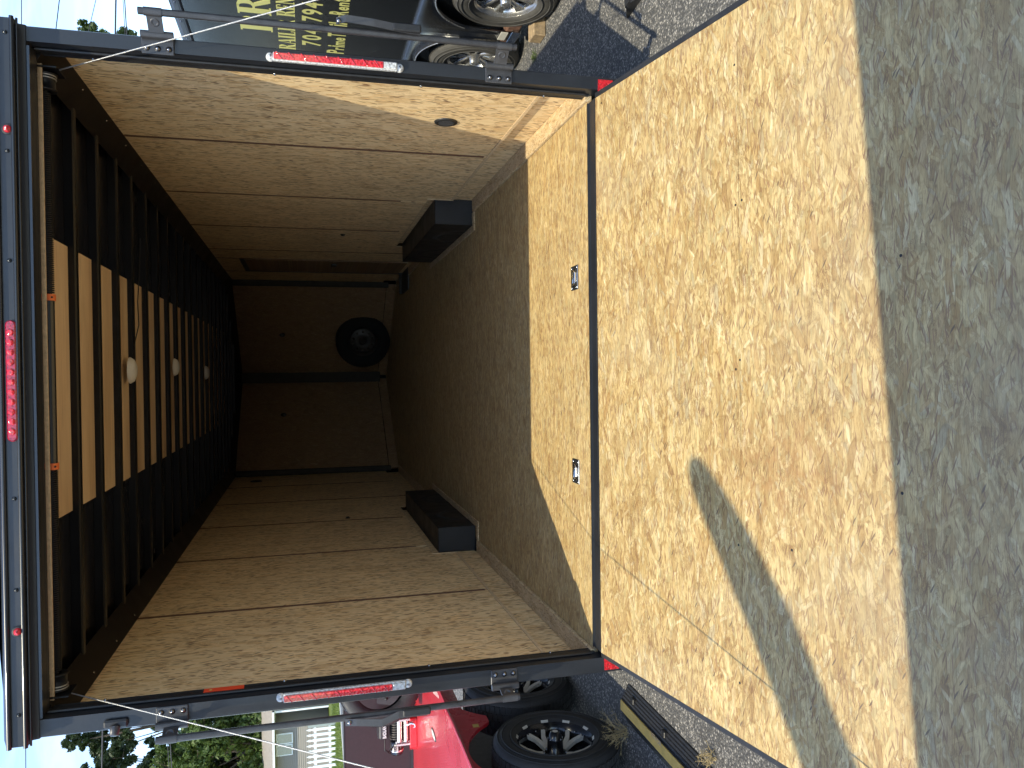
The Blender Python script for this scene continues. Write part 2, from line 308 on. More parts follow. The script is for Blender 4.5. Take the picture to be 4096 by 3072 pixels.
# ---------------------------------------------------------------- mesh helpers
class MB:
    def __init__(s): s.v = []; s.f = []; s.sm = []
    def add(s, vs_, fs, smooth=False):
        o = len(s.v); s.v += [tuple(p) for p in vs_]; s.f += [tuple(i+o for i in f) for f in fs]; s.sm += [smooth]*len(fs); return s
    def box(s, a, b, bev=0.0):
        x0, y0, z0 = (min(p, q) for p, q in zip(a, b)); x1, y1, z1 = (max(p, q) for p, q in zip(a, b))
        if bev <= 0 or min(x1-x0, y1-y0, z1-z0) <= 2.05*bev:
            return s.add([(x0,y0,z0),(x1,y0,z0),(x1,y1,z0),(x0,y1,z0),(x0,y0,z1),(x1,y0,z1),(x1,y1,z1),(x0,y1,z1)],
                         [(0,3,2,1),(4,5,6,7),(0,1,5,4),(1,2,6,5),(2,3,7,6),(3,0,4,7)])
        c = [(x0,x1),(y0,y1),(z0,z1)]; vs_ = []; idx = {}
        for i in range(8):
            k = ((i & 1), (i >> 1) & 1, (i >> 2) & 1)
            for ax in range(3):       # vertex lying on the face of axis ax
                p = [c[j][k[j]] + (0 if j == ax else (bev if k[j] == 0 else -bev)) for j in range(3)]
                idx[(k, ax)] = len(vs_); vs_.append(p)
        fs = []
        for ax in range(3):
            b1, b2 = (ax+1) % 3, (ax+2) % 3
            for sd in (0, 1):
                q = []
                for u, v in ((0,0),(1,0),(1,1),(0,1)):
                    k = [0,0,0]; k[ax] = sd; k[b1] = u; k[b2] = v; q.append(idx[(tuple(k), ax)])
                fs.append(tuple(q) if sd else tuple(q[::-1]))
            for u in (0, 1):
                for v in (0, 1):      # edge along axis ax
                    k0 = [0,0,0]; k0[b1] = u; k0[b2] = v; k1 = list(k0); k1[ax] = 1
                    k0, k1 = tuple(k0), tuple(k1)
                    q = (idx[(k0,b1)], idx[(k1,b1)], idx[(k1,b2)], idx[(k0,b2)])
                    fs.append(q if (u ^ v) else q[::-1])
        for i in range(8):
            k = ((i & 1), (i >> 1) & 1, (i >> 2) & 1); q = tuple(idx[(k, ax)] for ax in range(3))
            fs.append(q if sum(k) % 2 else q[::-1])
        return s.add(vs_, fs)
    def prism(s, poly, ax, a, b):
        """poly: 2-D outline in the two other axes (cyclic order), extruded along ax from a to b"""
        n = len(poly); vs_ = []
        for t in (a, b):
            for p in poly:
                q = [0,0,0]; q[ax] = t; q[(ax+1) % 3] = p[0]; q[(ax+2) % 3] = p[1]; vs_.append(q)
        fs = [tuple(range(n))[::-1], tuple(range(n, 2*n))] + [(i, (i+1) % n, n+(i+1) % n, n+i) for i in range(n)]
        return s.add(vs_, fs)
    def tube(s, pts, r, n=12, cap=True, smooth=True):
        pts = [Vector(p) for p in pts]; rs = r if isinstance(r, (list, tuple)) else [r]*len(pts); vs_ = []; fs = []
        d0 = (pts[1]-pts[0]).normalized(); u = d0.orthogonal().normalized()
        for i, p in enumerate(pts):
            d = (pts[min(i+1, len(pts)-1)]-pts[max(i-1, 0)]).normalized(); u = (u-d*u.dot(d)).normalized(); w = d.cross(u)
            for k in range(n):
                a = 2*math.pi*k/n; vs_.append(p+rs[i]*(math.cos(a)*u+math.sin(a)*w))
        for i in range(len(pts)-1):
            for k in range(n): fs.append((i*n+k, i*n+(k+1) % n, (i+1)*n+(k+1) % n, (i+1)*n+k))
        s.add(vs_, fs, smooth)
        if cap: s.add(vs_[:n], [tuple(range(n))[::-1]]); s.add(vs_[-n:], [tuple(range(n))])
        return s
    def lathe(s, prof, o, ax, n=32, smooth=True, arc=None):
        """prof: (radius, distance along ax)"""
        o = Vector(o); ax = Vector(ax).normalized(); u = ax.orthogonal().normalized(); w = ax.cross(u); vs_ = []; fs = []; k = len(prof)
        for i in range(n):
            a = 2*math.pi*i/n
            for r, h in prof: vs_.append(o+ax*h+r*(math.cos(a)*u+math.sin(a)*w))
        for i in range(n):
            for j in range(k-1): fs.append((i*k+j, ((i+1) % n)*k+j, ((i+1) % n)*k+j+1, i*k+j+1))
        return s.add(vs_, fs, smooth)
    def ball(s, c, r, n=12, sc=(1,1,1)):
        prof = [(max(1e-5, r*math.sin(math.pi*i/(n//2))), -r*math.cos(math.pi*i/(n//2))) for i in range(n//2+1)]
        b = MB().lathe(prof, (0,0,0), (0,0,1), n)
        return s.add([(c[0]+v[0]*sc[0], c[1]+v[1]*sc[1], c[2]+v[2]*sc[2]) for v in b.v], b.f, True)
    def xf(s, fn): s.v = [tuple(fn(Vector(v))) for v in s.v]; return s

def link(o): S.collection.objects.link(o); return o
def wpos(o):
    p = Vector(o.location)
    while o.parent: o = o.parent; p += Vector(o.location)
    return p
def obj(name, mb, mat, parent=None, label=None, loc=None, kind=None):
    base = wpos(parent) if parent else Vector((0,0,0))
    at = Vector(loc) if loc is not None else base
    me = bpy.data.meshes.new(name)
    me.from_pydata([(v[0]-at.x, v[1]-at.y, v[2]-at.z) for v in mb.v], [], mb.f); me.validate()
    if len(me.polygons) == len(mb.sm): me.polygons.foreach_set('use_smooth', mb.sm)
    me.materials.append(mat); me.update()
    o = link(bpy.data.objects.new(name, me)); o.location = at-base; o.parent = parent
    if label: o['label'] = label
    if kind: o['kind'] = kind
    return o
def tag(o, label=None, cat=None, group=None, kind=None):
    for k, v in (('label', label), ('category', cat), ('group', group), ('kind', kind)):
        if v: o[k] = v
    return o
def thing(name, loc, label, cat, group=None):
    o = link(bpy.data.objects.new(name, None)); o.location = loc; o.empty_display_size = 0.2; return tag(o, label, cat, group)
def copy_tree(o, parent=None):
    c = o.copy(); link(c); c.parent = parent
    for ch in o.children: copy_tree(ch, c)
    return c
def share(src, parent, dloc):
    c = src.copy(); link(c); c.parent = parent; c.location = Vector(src.location)+Vector(dloc); return c

# ---------------------------------------------------------------- ground and lawn
def ground_z(y): 
    t = min(1, max(0, (y-9)/14)); return G+(t*t*(3-2*t))*0.44
ys = [-60,-20,-8,-4,-2,0,2,4,6,9,11,13,15,17,19,21,23,26,60,400]; xs = [-400,-60,-20,-8,-4,-2,0,2,4,8,20,60,400]
g = MB(); g.add([(x, y, ground_z(y)) for y in ys for x in xs], [(j*len(xs)+i, j*len(xs)+i+1, (j+1)*len(xs)+i+1, (j+1)*len(xs)+i) for j in range(len(ys)-1) for i in range(len(xs)-1)], True)
obj('asphalt_lot', g, M['asphalt'], kind='structure')
# lawn bank beyond the lot, with its kerb
def kerb_x(y): return -13.03+(y-29.6)*0.28
g = MB(); rows = [-5, 0, 6, 12, 18, 22, 26, 29.6, 34, 42, 60, 120]
g.add([p for y in rows for p in ((kerb_x(y), y, 0.05), (kerb_x(y)-1.2, y+0.3, 0.17), (kerb_x(y)-60, y+4, 0.20))],
      [(3*i+3+k, 3*i+4+k, 3*i+1+k, 3*i+k) for i in range(len(rows)-1) for k in (0, 1)])
obj('lawn', g, M['grass'], kind='structure')
g = MB(); g.add([p for y in rows for p in ((kerb_x(y)+0.42, y, ground_z(y)-0.02), (kerb_x(y)+0.40, y, 0.055), (kerb_x(y)+0.01, y, 0.062), (kerb_x(y)+0.0, y, -0.2))],
      [(4*i+k, 4*i+k+1, 4*i+5+k, 4*i+4+k) for i in range(len(rows)-1) for k in (0, 1, 2)])
obj('kerb', g, M['conc'], kind='structure')
g = MB(); n = 9000
pts = np.column_stack([rng.uniform(-19, -12.6, n), rng.uniform(25, 34, n)])
for px, py in pts:
    e = kerb_x(py)-px
    if e < 0.03: continue
    zz = 0.05+min(1, e/1.2)*0.12; a = rng.uniform(0, 6.28); h = rng.uniform(.04, .11); w_ = .02
    g.add([(px-w_*math.cos(a), py-w_*math.sin(a), zz), (px+w_*math.cos(a), py+w_*math.sin(a), zz), (px+rng.uniform(-.03,.03), py, zz+h)], [(0,1,2)])
tag(obj('grass', g, M['grass']), 'short bright green grass on the bank below the white picket fence', 'grass', kind='stuff')

# ---------------------------------------------------------------- the open enclosed trailer
T = thing('enclosed_trailer', (0, 0, G), 'black enclosed trailer seen from behind with its rear ramp down and strand board lining inside', 'trailer')
def P(name, mb, mat, parent=None, label=None, loc=None, kind=None): return obj(name, mb, mat, parent or T, label, loc, kind)
XW = 1.265                     # lining face
L7 = 7.5; NOSE = 9.0
# floor sheets
fy = [0.088, 1.29, 2.51, 3.73, 4.95, 6.17, 7.4]
for a, b in zip(fy[:-1], fy[1:]):
    P('floor_board', MB().box((-1.19, a+0.0012, -0.02), (1.19, b-0.0012, 0.0)), M['floor'])
P('floor_board', MB().prism([(-1.26, 7.4), (1.26, 7.4), (1.26, 7.5), (0.05, NOSE), (-0.05, NOSE), (-1.26, 7.5)], 2, -0.02, 0.0), M['floor'])
for s_ in (-1, 1):
    P('edge_strip', MB().box((s_*1.193, 0.075, -0.02), (s_*1.284, 2.44, 0.014), 0.003), M['side'])
    P('edge_strip', MB().box((s_*1.050, 2.40, 0.0008), (s_*1.098, 4.5, 0.011), 0.003), M['side'])
    P('edge_strip', MB().box((s_*1.102, 2.40, 0.0008), (s_*1.190, 2.465, 0.011), 0.003), M['side'])
    P('edge_strip', MB().box((s_*1.193, 4.47, -0.02), (s_*1.284, 7.4, 0.012), 0.003), M['side'])
    # lower wall boards, outside of the wheel box
    P('lower_board', MB().box((s_*1.285, 0.10, -0.01), (s_*1.296, 2.50, 0.23)), M['wall'])
    P('lower_board', MB().box((s_*1.285, 4.44, -0.01), (s_*1.296, 7.45, 0.23)), M['wall'])
    P('lower_board', MB().box((s_*1.2865, 2.501, 0.012), (s_*1.2955, 4.439, 0.42)), M['wall'])
# wall panels: cut-outs round the wheel box, recessed brown joints
seams = {1: [0.10, 1.275, 2.52, 3.72, 4.96, 5.56, 6.60, 7.50], -1: [0.10, 1.395, 2.70, 3.95, 5.20, 6.42, 7.50]}
for s_ in (1, -1):
    ss = seams[s_]
    zlo = {2.52: .52, 3.72: .39, 2.70: .42, 3.95: .37}
    for y in ss[1:-1]:
        P('joint_strip', MB().box((s_*(XW-0.0025), y-.0125, zlo.get(y, .19)), (s_*(XW+0.004), y+.0125, 2.085)).box((s_*(XW-0.0035), y-.003, zlo.get(y, .19)), (s_*(XW+0.002), y+.003, 2.085)), M['seam'])
    for a, b in zip(ss[:-1], ss[1:]):
        a2, b2 = a+0.009, b-0.009
        x0, x1 = s_*XW, s_*(XW+0.005)
        segs = []
        if s_ == 1 and abs(a-5.56) < 0.01: continue           # the side door stands here
        if b2 <= 2.42 or a2 >= 4.52: segs.append((a2, b2, 0.175, 2.12))
        else:
            if a2 < 2.42: segs.append((a2, 2.42, 0.175, 2.12))
            segs.append((max(a2, 2.4205), min(b2, 4.52), 0.335, 2.12))
            if b2 > 4.52: segs.append((4.5205, b2, 0.175, 2.12))
        mb = MB()
        for q in segs: mb.box((x0, q[0], q[2]), (x1, q[1], q[3]))
        P('wall_panel', mb, M['wall'])
    # pale cut edge above and below the panels
    P('cut_edge', MB().box((s_*(XW-0.004), 2.412, 0.155), (s_*(XW+0.019), 2.419, 0.345)), M['kraft'])
    P('cut_edge', MB().box((s_*(XW-0.003), 2.421, 0.327), (s_*(XW+0.019), 4.52, 0.334)), M['kraft'])
    P('batten_strip', MB().box((s_*(XW-0.004), 0.11, 0.158), (s_*1.284, 2.41, 0.174)), M['kraft'])
# side door on the right wall
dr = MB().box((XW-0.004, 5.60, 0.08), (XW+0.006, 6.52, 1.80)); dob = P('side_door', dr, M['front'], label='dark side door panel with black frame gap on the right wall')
P('door_gap', MB().box((XW-0.006, 6.525, 0.02), (XW+0.004, 6.585, 1.85)).box((XW-0.006, 5.57, 1.805), (XW+0.004, 6.52, 1.85)), M['seal'], dob)
P('handle', MB().box((XW-0.03, 5.78, 0.84), (XW-0.004, 5.90, 0.90), 0.006), M['seal'], dob)
P('wall_panel', MB().box((XW, 5.569, 1.86), (XW+0.005, 6.591, 2.12)), M['wall'])
P('step_well', MB().box((1.03, 6.10, 0.001), (1.284, 6.66, 0.016)), M['seal'])
P('step_edge', MB().box((1.03, 6.665, 0.001), (1.285, 6.70, 0.05)), M['post'])
# small wall outlets
for y, z, s_ in ((3.95, 0.86, 1), (4.05, 0.85, -1)):
    P('outlet', MB().lathe([(0.0001,0.014),(0.012,0.014),(0.020,0.004),(0.024,0.0)], (s_*XW, y, z), (-s_, 0, 0), 14), M['seal'])
P('air_vent', MB().lathe([(0.0001,0.01),(0.06,0.01),(0.075,0.0)], (-XW, 6.95, 1.80), (1, 0, 0), 24), M['seal'])
vr = P('floor_vent', MB().lathe([(0.040,0.008),(0.047,0.010),(0.056,0.006),(0.058,0.0)], (XW, 0.705, 0.51), (-1, 0, 0), 40), M['seal'], label='round black louvred vent low on the sunlit right wall')
P('back_disc', MB().lathe([(0.0001,0.002),(0.041,0.002)], (XW, 0.705, 0.51), (-1, 0, 0), 30), M['black'], vr)
for i in range(8):
    yy = -0.031+i*0.009; h = math.sqrt(max(0, 0.038**2-yy*yy)); P('louvre', MB().box((XW-0.010, 0.705+yy-0.0018, 0.51-h), (XW-0.003, 0.705+yy+0.0018, 0.51+h)), M['brk'], vr)
# wheel boxes
for s_ in (1, -1):
    y0, y1 = (2.475, 4.42) if s_ == 1 else (2.52, 4.45)
    wb = P('wheel_box', MB().box((s_*1.103, y0, 0.001), (s_*1.284, y1, 0.280), 0.004), M['box'])
    P('weld_seam', MB().box((s_*1.1015, y0-0.0015, 0.002), (s_*1.106, y0+0.004, 0.279)), M['box'], wb)
# ceiling cove trim with screws
for s_ in (1, -1):
    P('cove_trim', MB().add([(s_*(XW-0.001), 0.085, 2.083), (s_*(XW-0.001), L7, 2.083), (s_*1.155, L7, 2.150), (s_*1.155, 0.085, 2.150), (s_*XW, 0.085, 2.2), (s_*XW, L7, 2.2)],
        [(0,1,2,3),(0,3,4),(1,5,2),(3,2,5,4)] if s_ > 0 else [(0,3,2,1),(0,4,3),(1,2,5),(3,4,5,2)]), M['cove'])
    sc0 = None
    for i in range(18):
        y = 0.14+i*0.415; c = (s_*(XW-0.022), y, 2.097); d = (-s_*0.52, 0, -0.85)
        if sc0 is None: sc0 = P('screw', MB().lathe([(0.0001,0.003),(0.004,0.003),(0.0055,0.0)], c, d, 8), M['bolt'], loc=c)
        else: share(sc0, T, (0, y-0.14, 0))
# ceiling: black liner, plywood sheets between the bows, bows
back = [0.235, 0.62, 1.005, 1.40, 1.77, 2.18, 2.575, 2.97, 3.355, 3.74, 4.13, 4.51, 4.90, 5.29, 5.68, 6.07, 6.46, 6.85, 7.24, 7.62, 8.0, 8.4]
P('ceiling_liner', MB().box((-1.297, 0.101, 2.182), (1.297, NOSE+0.1, 2.19)), M['ceil'])
w0 = 0.05
for i, yb in enumerate(back):
    hw = 1.20 if yb < 7.4 else max(0.1, 1.25*(NOSE-yb)/1.5)
    prof = [(yb-w0, 2.181), (yb-w0, 2.146), (yb-w0+0.008, 2.140), (yb-0.008, 2.140), (yb, 2.146), (yb, 2.181)]
    P('roof_bow', MB().prism(prof, 0, -hw, hw), M['bow'])
    P('bow_flange', MB().box((-hw, yb+0.0005, 2.176), (hw, yb+0.018, 2.181)), M['bow'])
    nxt = back[i+1]-w0 if i+1 < len(back) else 8.8
    if yb < 7.2: P('ceiling_panel', MB().box((-0.545, yb+0.019, 2.170), (0.578, nxt-0.002, 2.1815)), M['ply'])
P('ceiling_panel', MB().box((-1.165, 0.10, 2.168), (1.165, 0.183, 2.1815)), M['ply'])
# loose wire along the bows
P('ceiling_wire', MB().tube([(0.20, 1.70, 2.136), (0.32, 1.76, 2.12), (0.46, 1.83, 2.137), (0.62, 1.9, 2.139), (0.85, 1.95, 2.139)], 0.003, 6), M['black'])
# dome lights
for x, y, r in ((0.06, 1.60, 0.072), (0.096, 3.13, 0.064), (0.064, 5.01, 0.066)):
    d = P('dome_light', MB().lathe([(0.0001,0.036),(r*.5,0.033),(r*.85,0.022),(r,0.006),(r*1.02,0.0)], (x, y, 2.140), (0,0,-1), 32), M['white'], label='white round dome light on a roof bow')
    P('light_base', MB().lathe([(r*.8,0.0),(r*.8,-0.004),(0.001,-0.004)], (x, y, 2.1398), (0,0,-1), 24), M['white'], d)
# V shaped front
for s_ in (1, -1):
    a = Vector((s_*1.24, L7, 0)); b = Vector((s_*0.05, NOSE, 0)); d = (b-a).normalized(); n_ = Vector((-d.y*s_, d.x*s_, 0))*1
    def slab(p, q, z0, z1, th): return MB().add([(p.x,p.y,z0),(q.x,q.y,z0),(q.x+th*n_.x,q.y+th*n_.y,z0),(p.x+th*n_.x,p.y+th*n_.y,z0),(p.x,p.y,z1),(q.x,q.y,z1),(q.x+th*n_.x,q.y+th*n_.y,z1),(p.x+th*n_.x,p.y+th*n_.y,z1)], [(0,3,2,1),(4,5,6,7),(0,1,5,4),(1,2,6,5),(2,3,7,6),(3,0,4,7)])
    for k in range(1):
        z0, z1 = 0.125, 2.085
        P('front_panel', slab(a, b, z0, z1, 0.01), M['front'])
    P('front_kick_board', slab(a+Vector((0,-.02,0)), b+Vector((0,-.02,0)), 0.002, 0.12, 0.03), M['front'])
    P('corner_post', MB().box((s_*1.19, L7-0.07, 0.1), (s_*1.262, L7-0.005, 2.08), 0.01), M['post'])
    P('front_cove', MB().add([tuple(a+Vector((0,-.01,2.085))), tuple(b+Vector((0,-.01,2.085))), tuple(b+Vector((0,-.12,2.165))), tuple(a+Vector((-s_*.1,-.04,2.165)))], [(0,1,2,3) if s_ < 0 else (3,2,1,0)]), M['cove'])
    P('wall_hook', MB().ball((0.60, 8.27, 1.50) if s_ == 1 else (-0.52, 8.36, 1.50), 0.03, 10, (1, .5, 1.3)), M['seal'])
P('nose_post', MB().prism([(-0.075, NOSE-0.12), (0.075, NOSE-0.12), (0.07, NOSE), (-0.07, NOSE)], 2, 0.10, 2.09), M['post'])

# outer shell
for s_ in (1, -1):
    P('body_side', MB().box((s_*1.298, 0.102, -0.16), (s_*1.304, L7+.02, 2.25)), M['skin'])
    P('nose_side', MB().add([(s_*1.304, L7, -.16), (s_*-0.01, NOSE+.15, -.16), (s_*-0.01, NOSE+.15, 2.25), (s_*1.304, L7, 2.25)], [(0,1,2,3) if s_ > 0 else (3,2,1,0)]), M['skin'])
    P('frame_rail', MB().box((s_*1.02, 0.05, -0.18), (s_*1.08, L7+.4, -0.03)), M['trim'])
P('roof_skin', MB().add([(x, y, z) for y in (0.02, L7) for x, z in ((-1.304,2.25),(-0.7,2.285),(0,2.30),(0.7,2.285),(1.304,2.25))], [(k, k+1, k+6, k+5) for k in range(4)], True), M['skin'])
P('nose_roof', MB().add([(-1.304, L7-.01, 2.25), (1.304, L7-.01, 2.25), (0, L7-.01, 2.3), (0, NOSE+.16, 2.25)], [(0,2,3),(2,1,3)]), M['skin'])
P('underbody', MB().box((-1.297, 0.11, -0.045), (1.297, L7+.1, -0.022)).prism([(-1.304, L7), (1.304, L7), (0, NOSE+.15)], 2, -0.06, -0.0455), M['trim'])
# its own axles and wheels
def tyre_prof(Ro, Ri, w, shoulder=0.16):
    h = w/2; sw = Ro-Ri
    return [(Ri, -h*.80), (Ri+sw*.10, -h*.94), (Ri+sw*.45, -h*1.0), (Ri+sw*.78, -h*.93), (Ro-sw*.06, -h*.78), (Ro, -h*.60), (Ro, h*.60), (Ro-sw*.06, h*.78), (Ri+sw*.78, h*.93), (Ri+sw*.45, h), (Ri+sw*.10, h*.94), (Ri, h*.80)]
def tread_blocks(mb, c, ax, Ro, w, n=64, rows=4):
    c = Vector(c); ax = Vector(ax).normalized(); u = ax.orthogonal().normalized(); wv = ax.cross(u)
    for k in range(n):
        for j in range(rows):
            a0 = 2*math.pi*(k+0.5*(j % 2))/n; a1 = a0+2*math.pi/n*0.74
            h0 = -w*.36+j*w*.72/rows; h1 = h0+w*.72/rows*0.84
            vs_ = []
            for rr in (Ro-.004, Ro+.0055):
                for a in (a0, a1):
                    for h in (h0, h1): vs_.append(c+ax*h+rr*(math.cos(a)*u+math.sin(a)*wv))
            mb.add(vs_, [(4,5,7,6),(0,4,6,2),(1,3,7,5),(0,1,5,4),(2,6,7,3)])
    return mb
def wheel(root, c, side, style, Ro=0.34, Ri=0.20, w=0.20):
    """side: direction of the visible face (vector)"""
    c = Vector(c); ax = Vector(side).normalized(); u = Vector((0,0,1)); u = (u-ax*u.dot(ax)).normalized(); v = ax.cross(u)
    q = lambda a, r, h: c+ax*h+r*(math.cos(a)*v+math.sin(a)*u)
    ty = MB().lathe(tyre_prof(Ro, Ri, w), c, ax, 56)
    for rr in (0.25, 0.62, 0.80):    # raised rings on the sidewall
        r1 = Ri+(Ro-Ri)*rr; hh = w/2*(1.0 if rr < .7 else .93); ty.lathe([(r1-.004, hh-.001), (r1-.002, hh+.003), (r1+.002, hh+.003), (r1+.004, hh-.001)], c, ax, 56)
    tread_blocks(ty, c, ax, Ro, w)
    tyre = obj('tyre', ty, M[{'chrome':'dtyre','spoke':'tyre','steel':'sparetyre'}[style]], root)
    wh = obj('rim', MB().lathe([(Ri+.002, w*.40), (Ri+.012, w*.44), (Ri+.012, w*.40), (Ri-.01, w*.36), (Ri-.018, w*.18), (Ri-.03, 0.0), (Ri-.035, -w*.4)], c, ax, 56),
             M[{'chrome':'chrome', 'spoke':'rimblk', 'steel':'steel'}[style]], root)
    obj('rim_back', MB().lathe([(0.001, -w*.12), (Ri-.02, -w*.12)], c, ax, 32), M['rimblk' if style != 'steel' else 'steel'], root)
    if style == 'chrome':
        for k in range(8):
            a = 2*math.pi*k/8; da = 0.17
            sp_ = MB()
            a0 = [q(a-da*.9, .055, w*.22), q(a+da*.9, .055, w*.22), q(a-da, Ri-.02, w*.30), q(a+da, Ri-.02, w*.30)]
            mid = [q(a-da*.5, .11, w*.27), q(a+da*.5, .11, w*.27)]
            lo = [p-ax*.03 for p in a0]
            sp_.add(a0[:2]+mid+a0[2:]+[p-ax*.03 for p in a0[:2]+mid+a0[2:]], [(0,1,3,2),(2,3,5,4),(0,2,8,6),(2,4,10,8),(1,7,9,3),(3,9,11,5),(4,5,11,10)], True)
            obj('spoke', sp_, M['chrome'], root)
        obj('hub_cap', MB().lathe([(0.0001, w*.5), (.026, w*.5), (.034, w*.47), (.036, w*.22), (.06, w*.2)], c, ax, 24), M['chrome'], root)
    elif style == 'spoke':
        for k in range(5):
            a = math.pi/2+2*math.pi*k/5
            for sgn in (-1, 1):
                pts = [(.062, w*.10, sgn*.10), (.10, w*.13, sgn*.10), (Ri*.72, w*.20, sgn*.16), (Ri-.012, w*.27, sgn*.27)]
                ww = [.020, .014, .0125, .013]; vs_ = []; fs = []
                for (rr, h, off), hw in zip(pts, ww):
                    for e in (-1, 1):
                        for dd in (0, -.022): vs_.append(q(a+off, rr, h+dd)+((math.cos(a+off+math.pi/2)*v+math.sin(a+off+math.pi/2)*u)*hw*e))
                for i in range(3):
                    b0, b1 = 4*i, 4*i+4; fs += [(b0, b0+2, b1+2, b1), (b0+1, b1+1, b1+3, b0+3), (b0, b1, b1+1, b0+1), (b0+2, b0+3, b1+3, b1+2)]
                fs.append((12, 14, 15, 13)); obj('spoke', MB().add(vs_, fs), M['mach'], root)
            for e in (-.24, .24):      # small machined rim windows
                am = a+math.pi/5+e*1.25
                obj('rim_mark', MB().add([q(am-.10, Ri+.0045, w*.442), q(am+.10, Ri+.0045, w*.442), q(am+.10, Ri-.006, w*.40), q(am-.10, Ri-.006, w*.40)], [(0,1,2,3)]), M['mach'], root)
        obj('hub_cap', MB().lathe([(0.0001, w*.56), (.018, w*.56), (.028, w*.53), (.038, w*.44), (.043, w*.38), (.044, w*.05), (.07, w*.03), (.07, -.01)], c, ax, 28), M['rimblk'], root)
        obj('hub_badge', MB().lathe([(0.0001, w*.562), (.015, w*.562)], c, ax, 20), M['mach'], root)
        for k in range(8):
            a = 2*math.pi*k/8+.2; p = q(a, .060, w*.03); obj('lug_nut', MB().lathe([(0.0001,.024),(.006,.022),(.0085,.012),(.009,0)], p, ax, 8), M['bolt'], root)
            p = q(a, .040, w*.42); obj('cap_bolt', MB().lathe([(0.0001,.006),(.003,.005),(.004,0)], p, ax, 6), M['bolt'], root)
        for k in range(20):
            p = q(2*math.pi*k/20, Ri-.022, w*.27); obj('rivet', MB().lathe([(0.0001,.007),(.003,.006),(.0045,0)], p, ax, 6), M['bolt'] if k % 2 else M['rimblk'], root)
    else:
        obj('wheel_disc', MB().lathe([(.055, w*.12), (.075, w*.20), (.11, w*.18), (Ri-.03, w*.05)], c, ax, 32), M['steel'], root)
        obj('centre_bore', MB().lathe([(0.001, w*.05), (.055, w*.05)], c, ax, 24), M['rimblk'], root)
        for k in range(10):
            p = q(2*math.pi*k/10, .135, w*.13); obj('hand_hole', MB().lathe([(0.0001,.006),(.016,.006)], p, ax, 12), M['rimblk'], root)
    return tyre
for s_ in (1, -1):
    for y in (3.02, 3.88):
        w_ = link(bpy.data.objects.new('wheel', None)); w_.location = Vector((s_*1.16, y, -0.08))-Vector((0,0,G)); w_.parent = T
        c = (s_*1.20, y, -0.08)
        obj('tyre', MB().lathe(tyre_prof(.35, .2, .2), c, (s_,0,0), 40), M['tyre'], w_)
        obj('rim', MB().lathe([(.2,.09),(.16,.05),(.001,.05)], c, (s_,0,0), 30), M['alu'], w_)

# rear frame
for s_ in (1, -1):
    xi = 1.210 if s_ > 0 else 1.199
    j = P('door_jamb', MB().prism([(s_*(xi+.007), 0.0), (s_*1.268, 0.0), (s_*1.272, 0.006), (s_*1.272, 0.10), (s_*(xi+.007), 0.10)], 2, -0.13, 2.150), M['trim'])
    P('jamb_recess', MB().prism([(s_*xi, 0.064), (s_*(xi+.006), 0.058), (s_*(xi+.006), 0.10), (s_*xi, 0.10)], 2, 0.0, 2.135), M['seal'], j)
    P('seal_strip', MB().tube([(s_*(xi+.001), 0.050, 0.02), (s_*(xi+.001), 0.050, 2.13)], 0.006, 8), M['seal'], j)
    P('inner_flange', MB().box((s_*(xi-.002), 0.1005, 0.0), (s_*1.297, 0.106, 2.135)), M['seal'], j)
    for z in (0.19, 0.72, 1.30, 1.95):
        P('screw', MB().lathe([(0.0001,.004),(.004,.003),(.006,0)], (s_*(xi-.002), 0.103, z), (-s_,-.3,0), 8), M['bolt'], j)
    P('reflector', MB().add([(x, y, z) for y in (-0.0035, -0.0005) for x, z in ((s_*1.210,-.018),(s_*1.260,-.020),(s_*1.260,-.086),(s_*1.222,-.088),(s_*1.210,-.050))], [(0,1,2,3,4),(9,8,7,6,5)]+[(i,(i+1)%5,5+(i+1)%5,5+i) for i in range(5)]), M['lens'], label='red reflector at the foot of the %s door jamb' % ('right' if s_ > 0 else 'left'))
# header: nose moulding with two bright ridges, lamp panel, return under it
hd = P('header', MB().prism([(-0.062, 2.222), (-0.055, 2.230), (0.02, 2.262), (0.10, 2.262), (0.10, 2.138), (0.078, 2.133), (0.062, 2.136), (0.010, 2.139), (-0.004, 2.142), (-0.010, 2.163), (-0.052, 2.163), (-0.055, 2.170), (-0.055, 2.214)], 0, -1.272, 1.272), M['trim'])
for z, r in ((2.221, 0.0085), (2.169, 0.0075), (2.157, 0.004)):
    y = -0.059 if z > 2.16 else -0.045
    P('header_bead', MB().tube([(-1.276, y, z), (1.276, y, z)], r, 12), M['skin'], hd)
P('header_lip', MB().box((-1.2, -0.004, 2.131), (1.2, 0.004, 2.140)), M['skin'], hd)
P('plywood_edge', MB().box((-1.178, 0.1015, 2.122), (1.178, 0.108, 2.137)), M['kraft'], hd)
for x in (1.22, 0.81, 0.43, 0.02, -0.40, -0.72, -1.16):
    P('screw', MB().lathe([(0.0001,.006),(.005,.005),(.008,0)], (x, -0.0555, 2.19), (0,-1,0), 10), M['skin'], hd)
for x in (0.885, -0.865):
    ml = P('marker_light', MB().lathe([(.0001,.018),(.009,.015),(.013,.006),(.014,0)], (x, -0.056, 2.187), (0,-1,0), 18), M['lens'], label='small red marker light on the header')
    P('grommet', MB().lathe([(.013,.004),(.018,.005),(.020,0)], (x, -0.0555, 2.187), (0,-1,0), 18), M['seal'], ml)
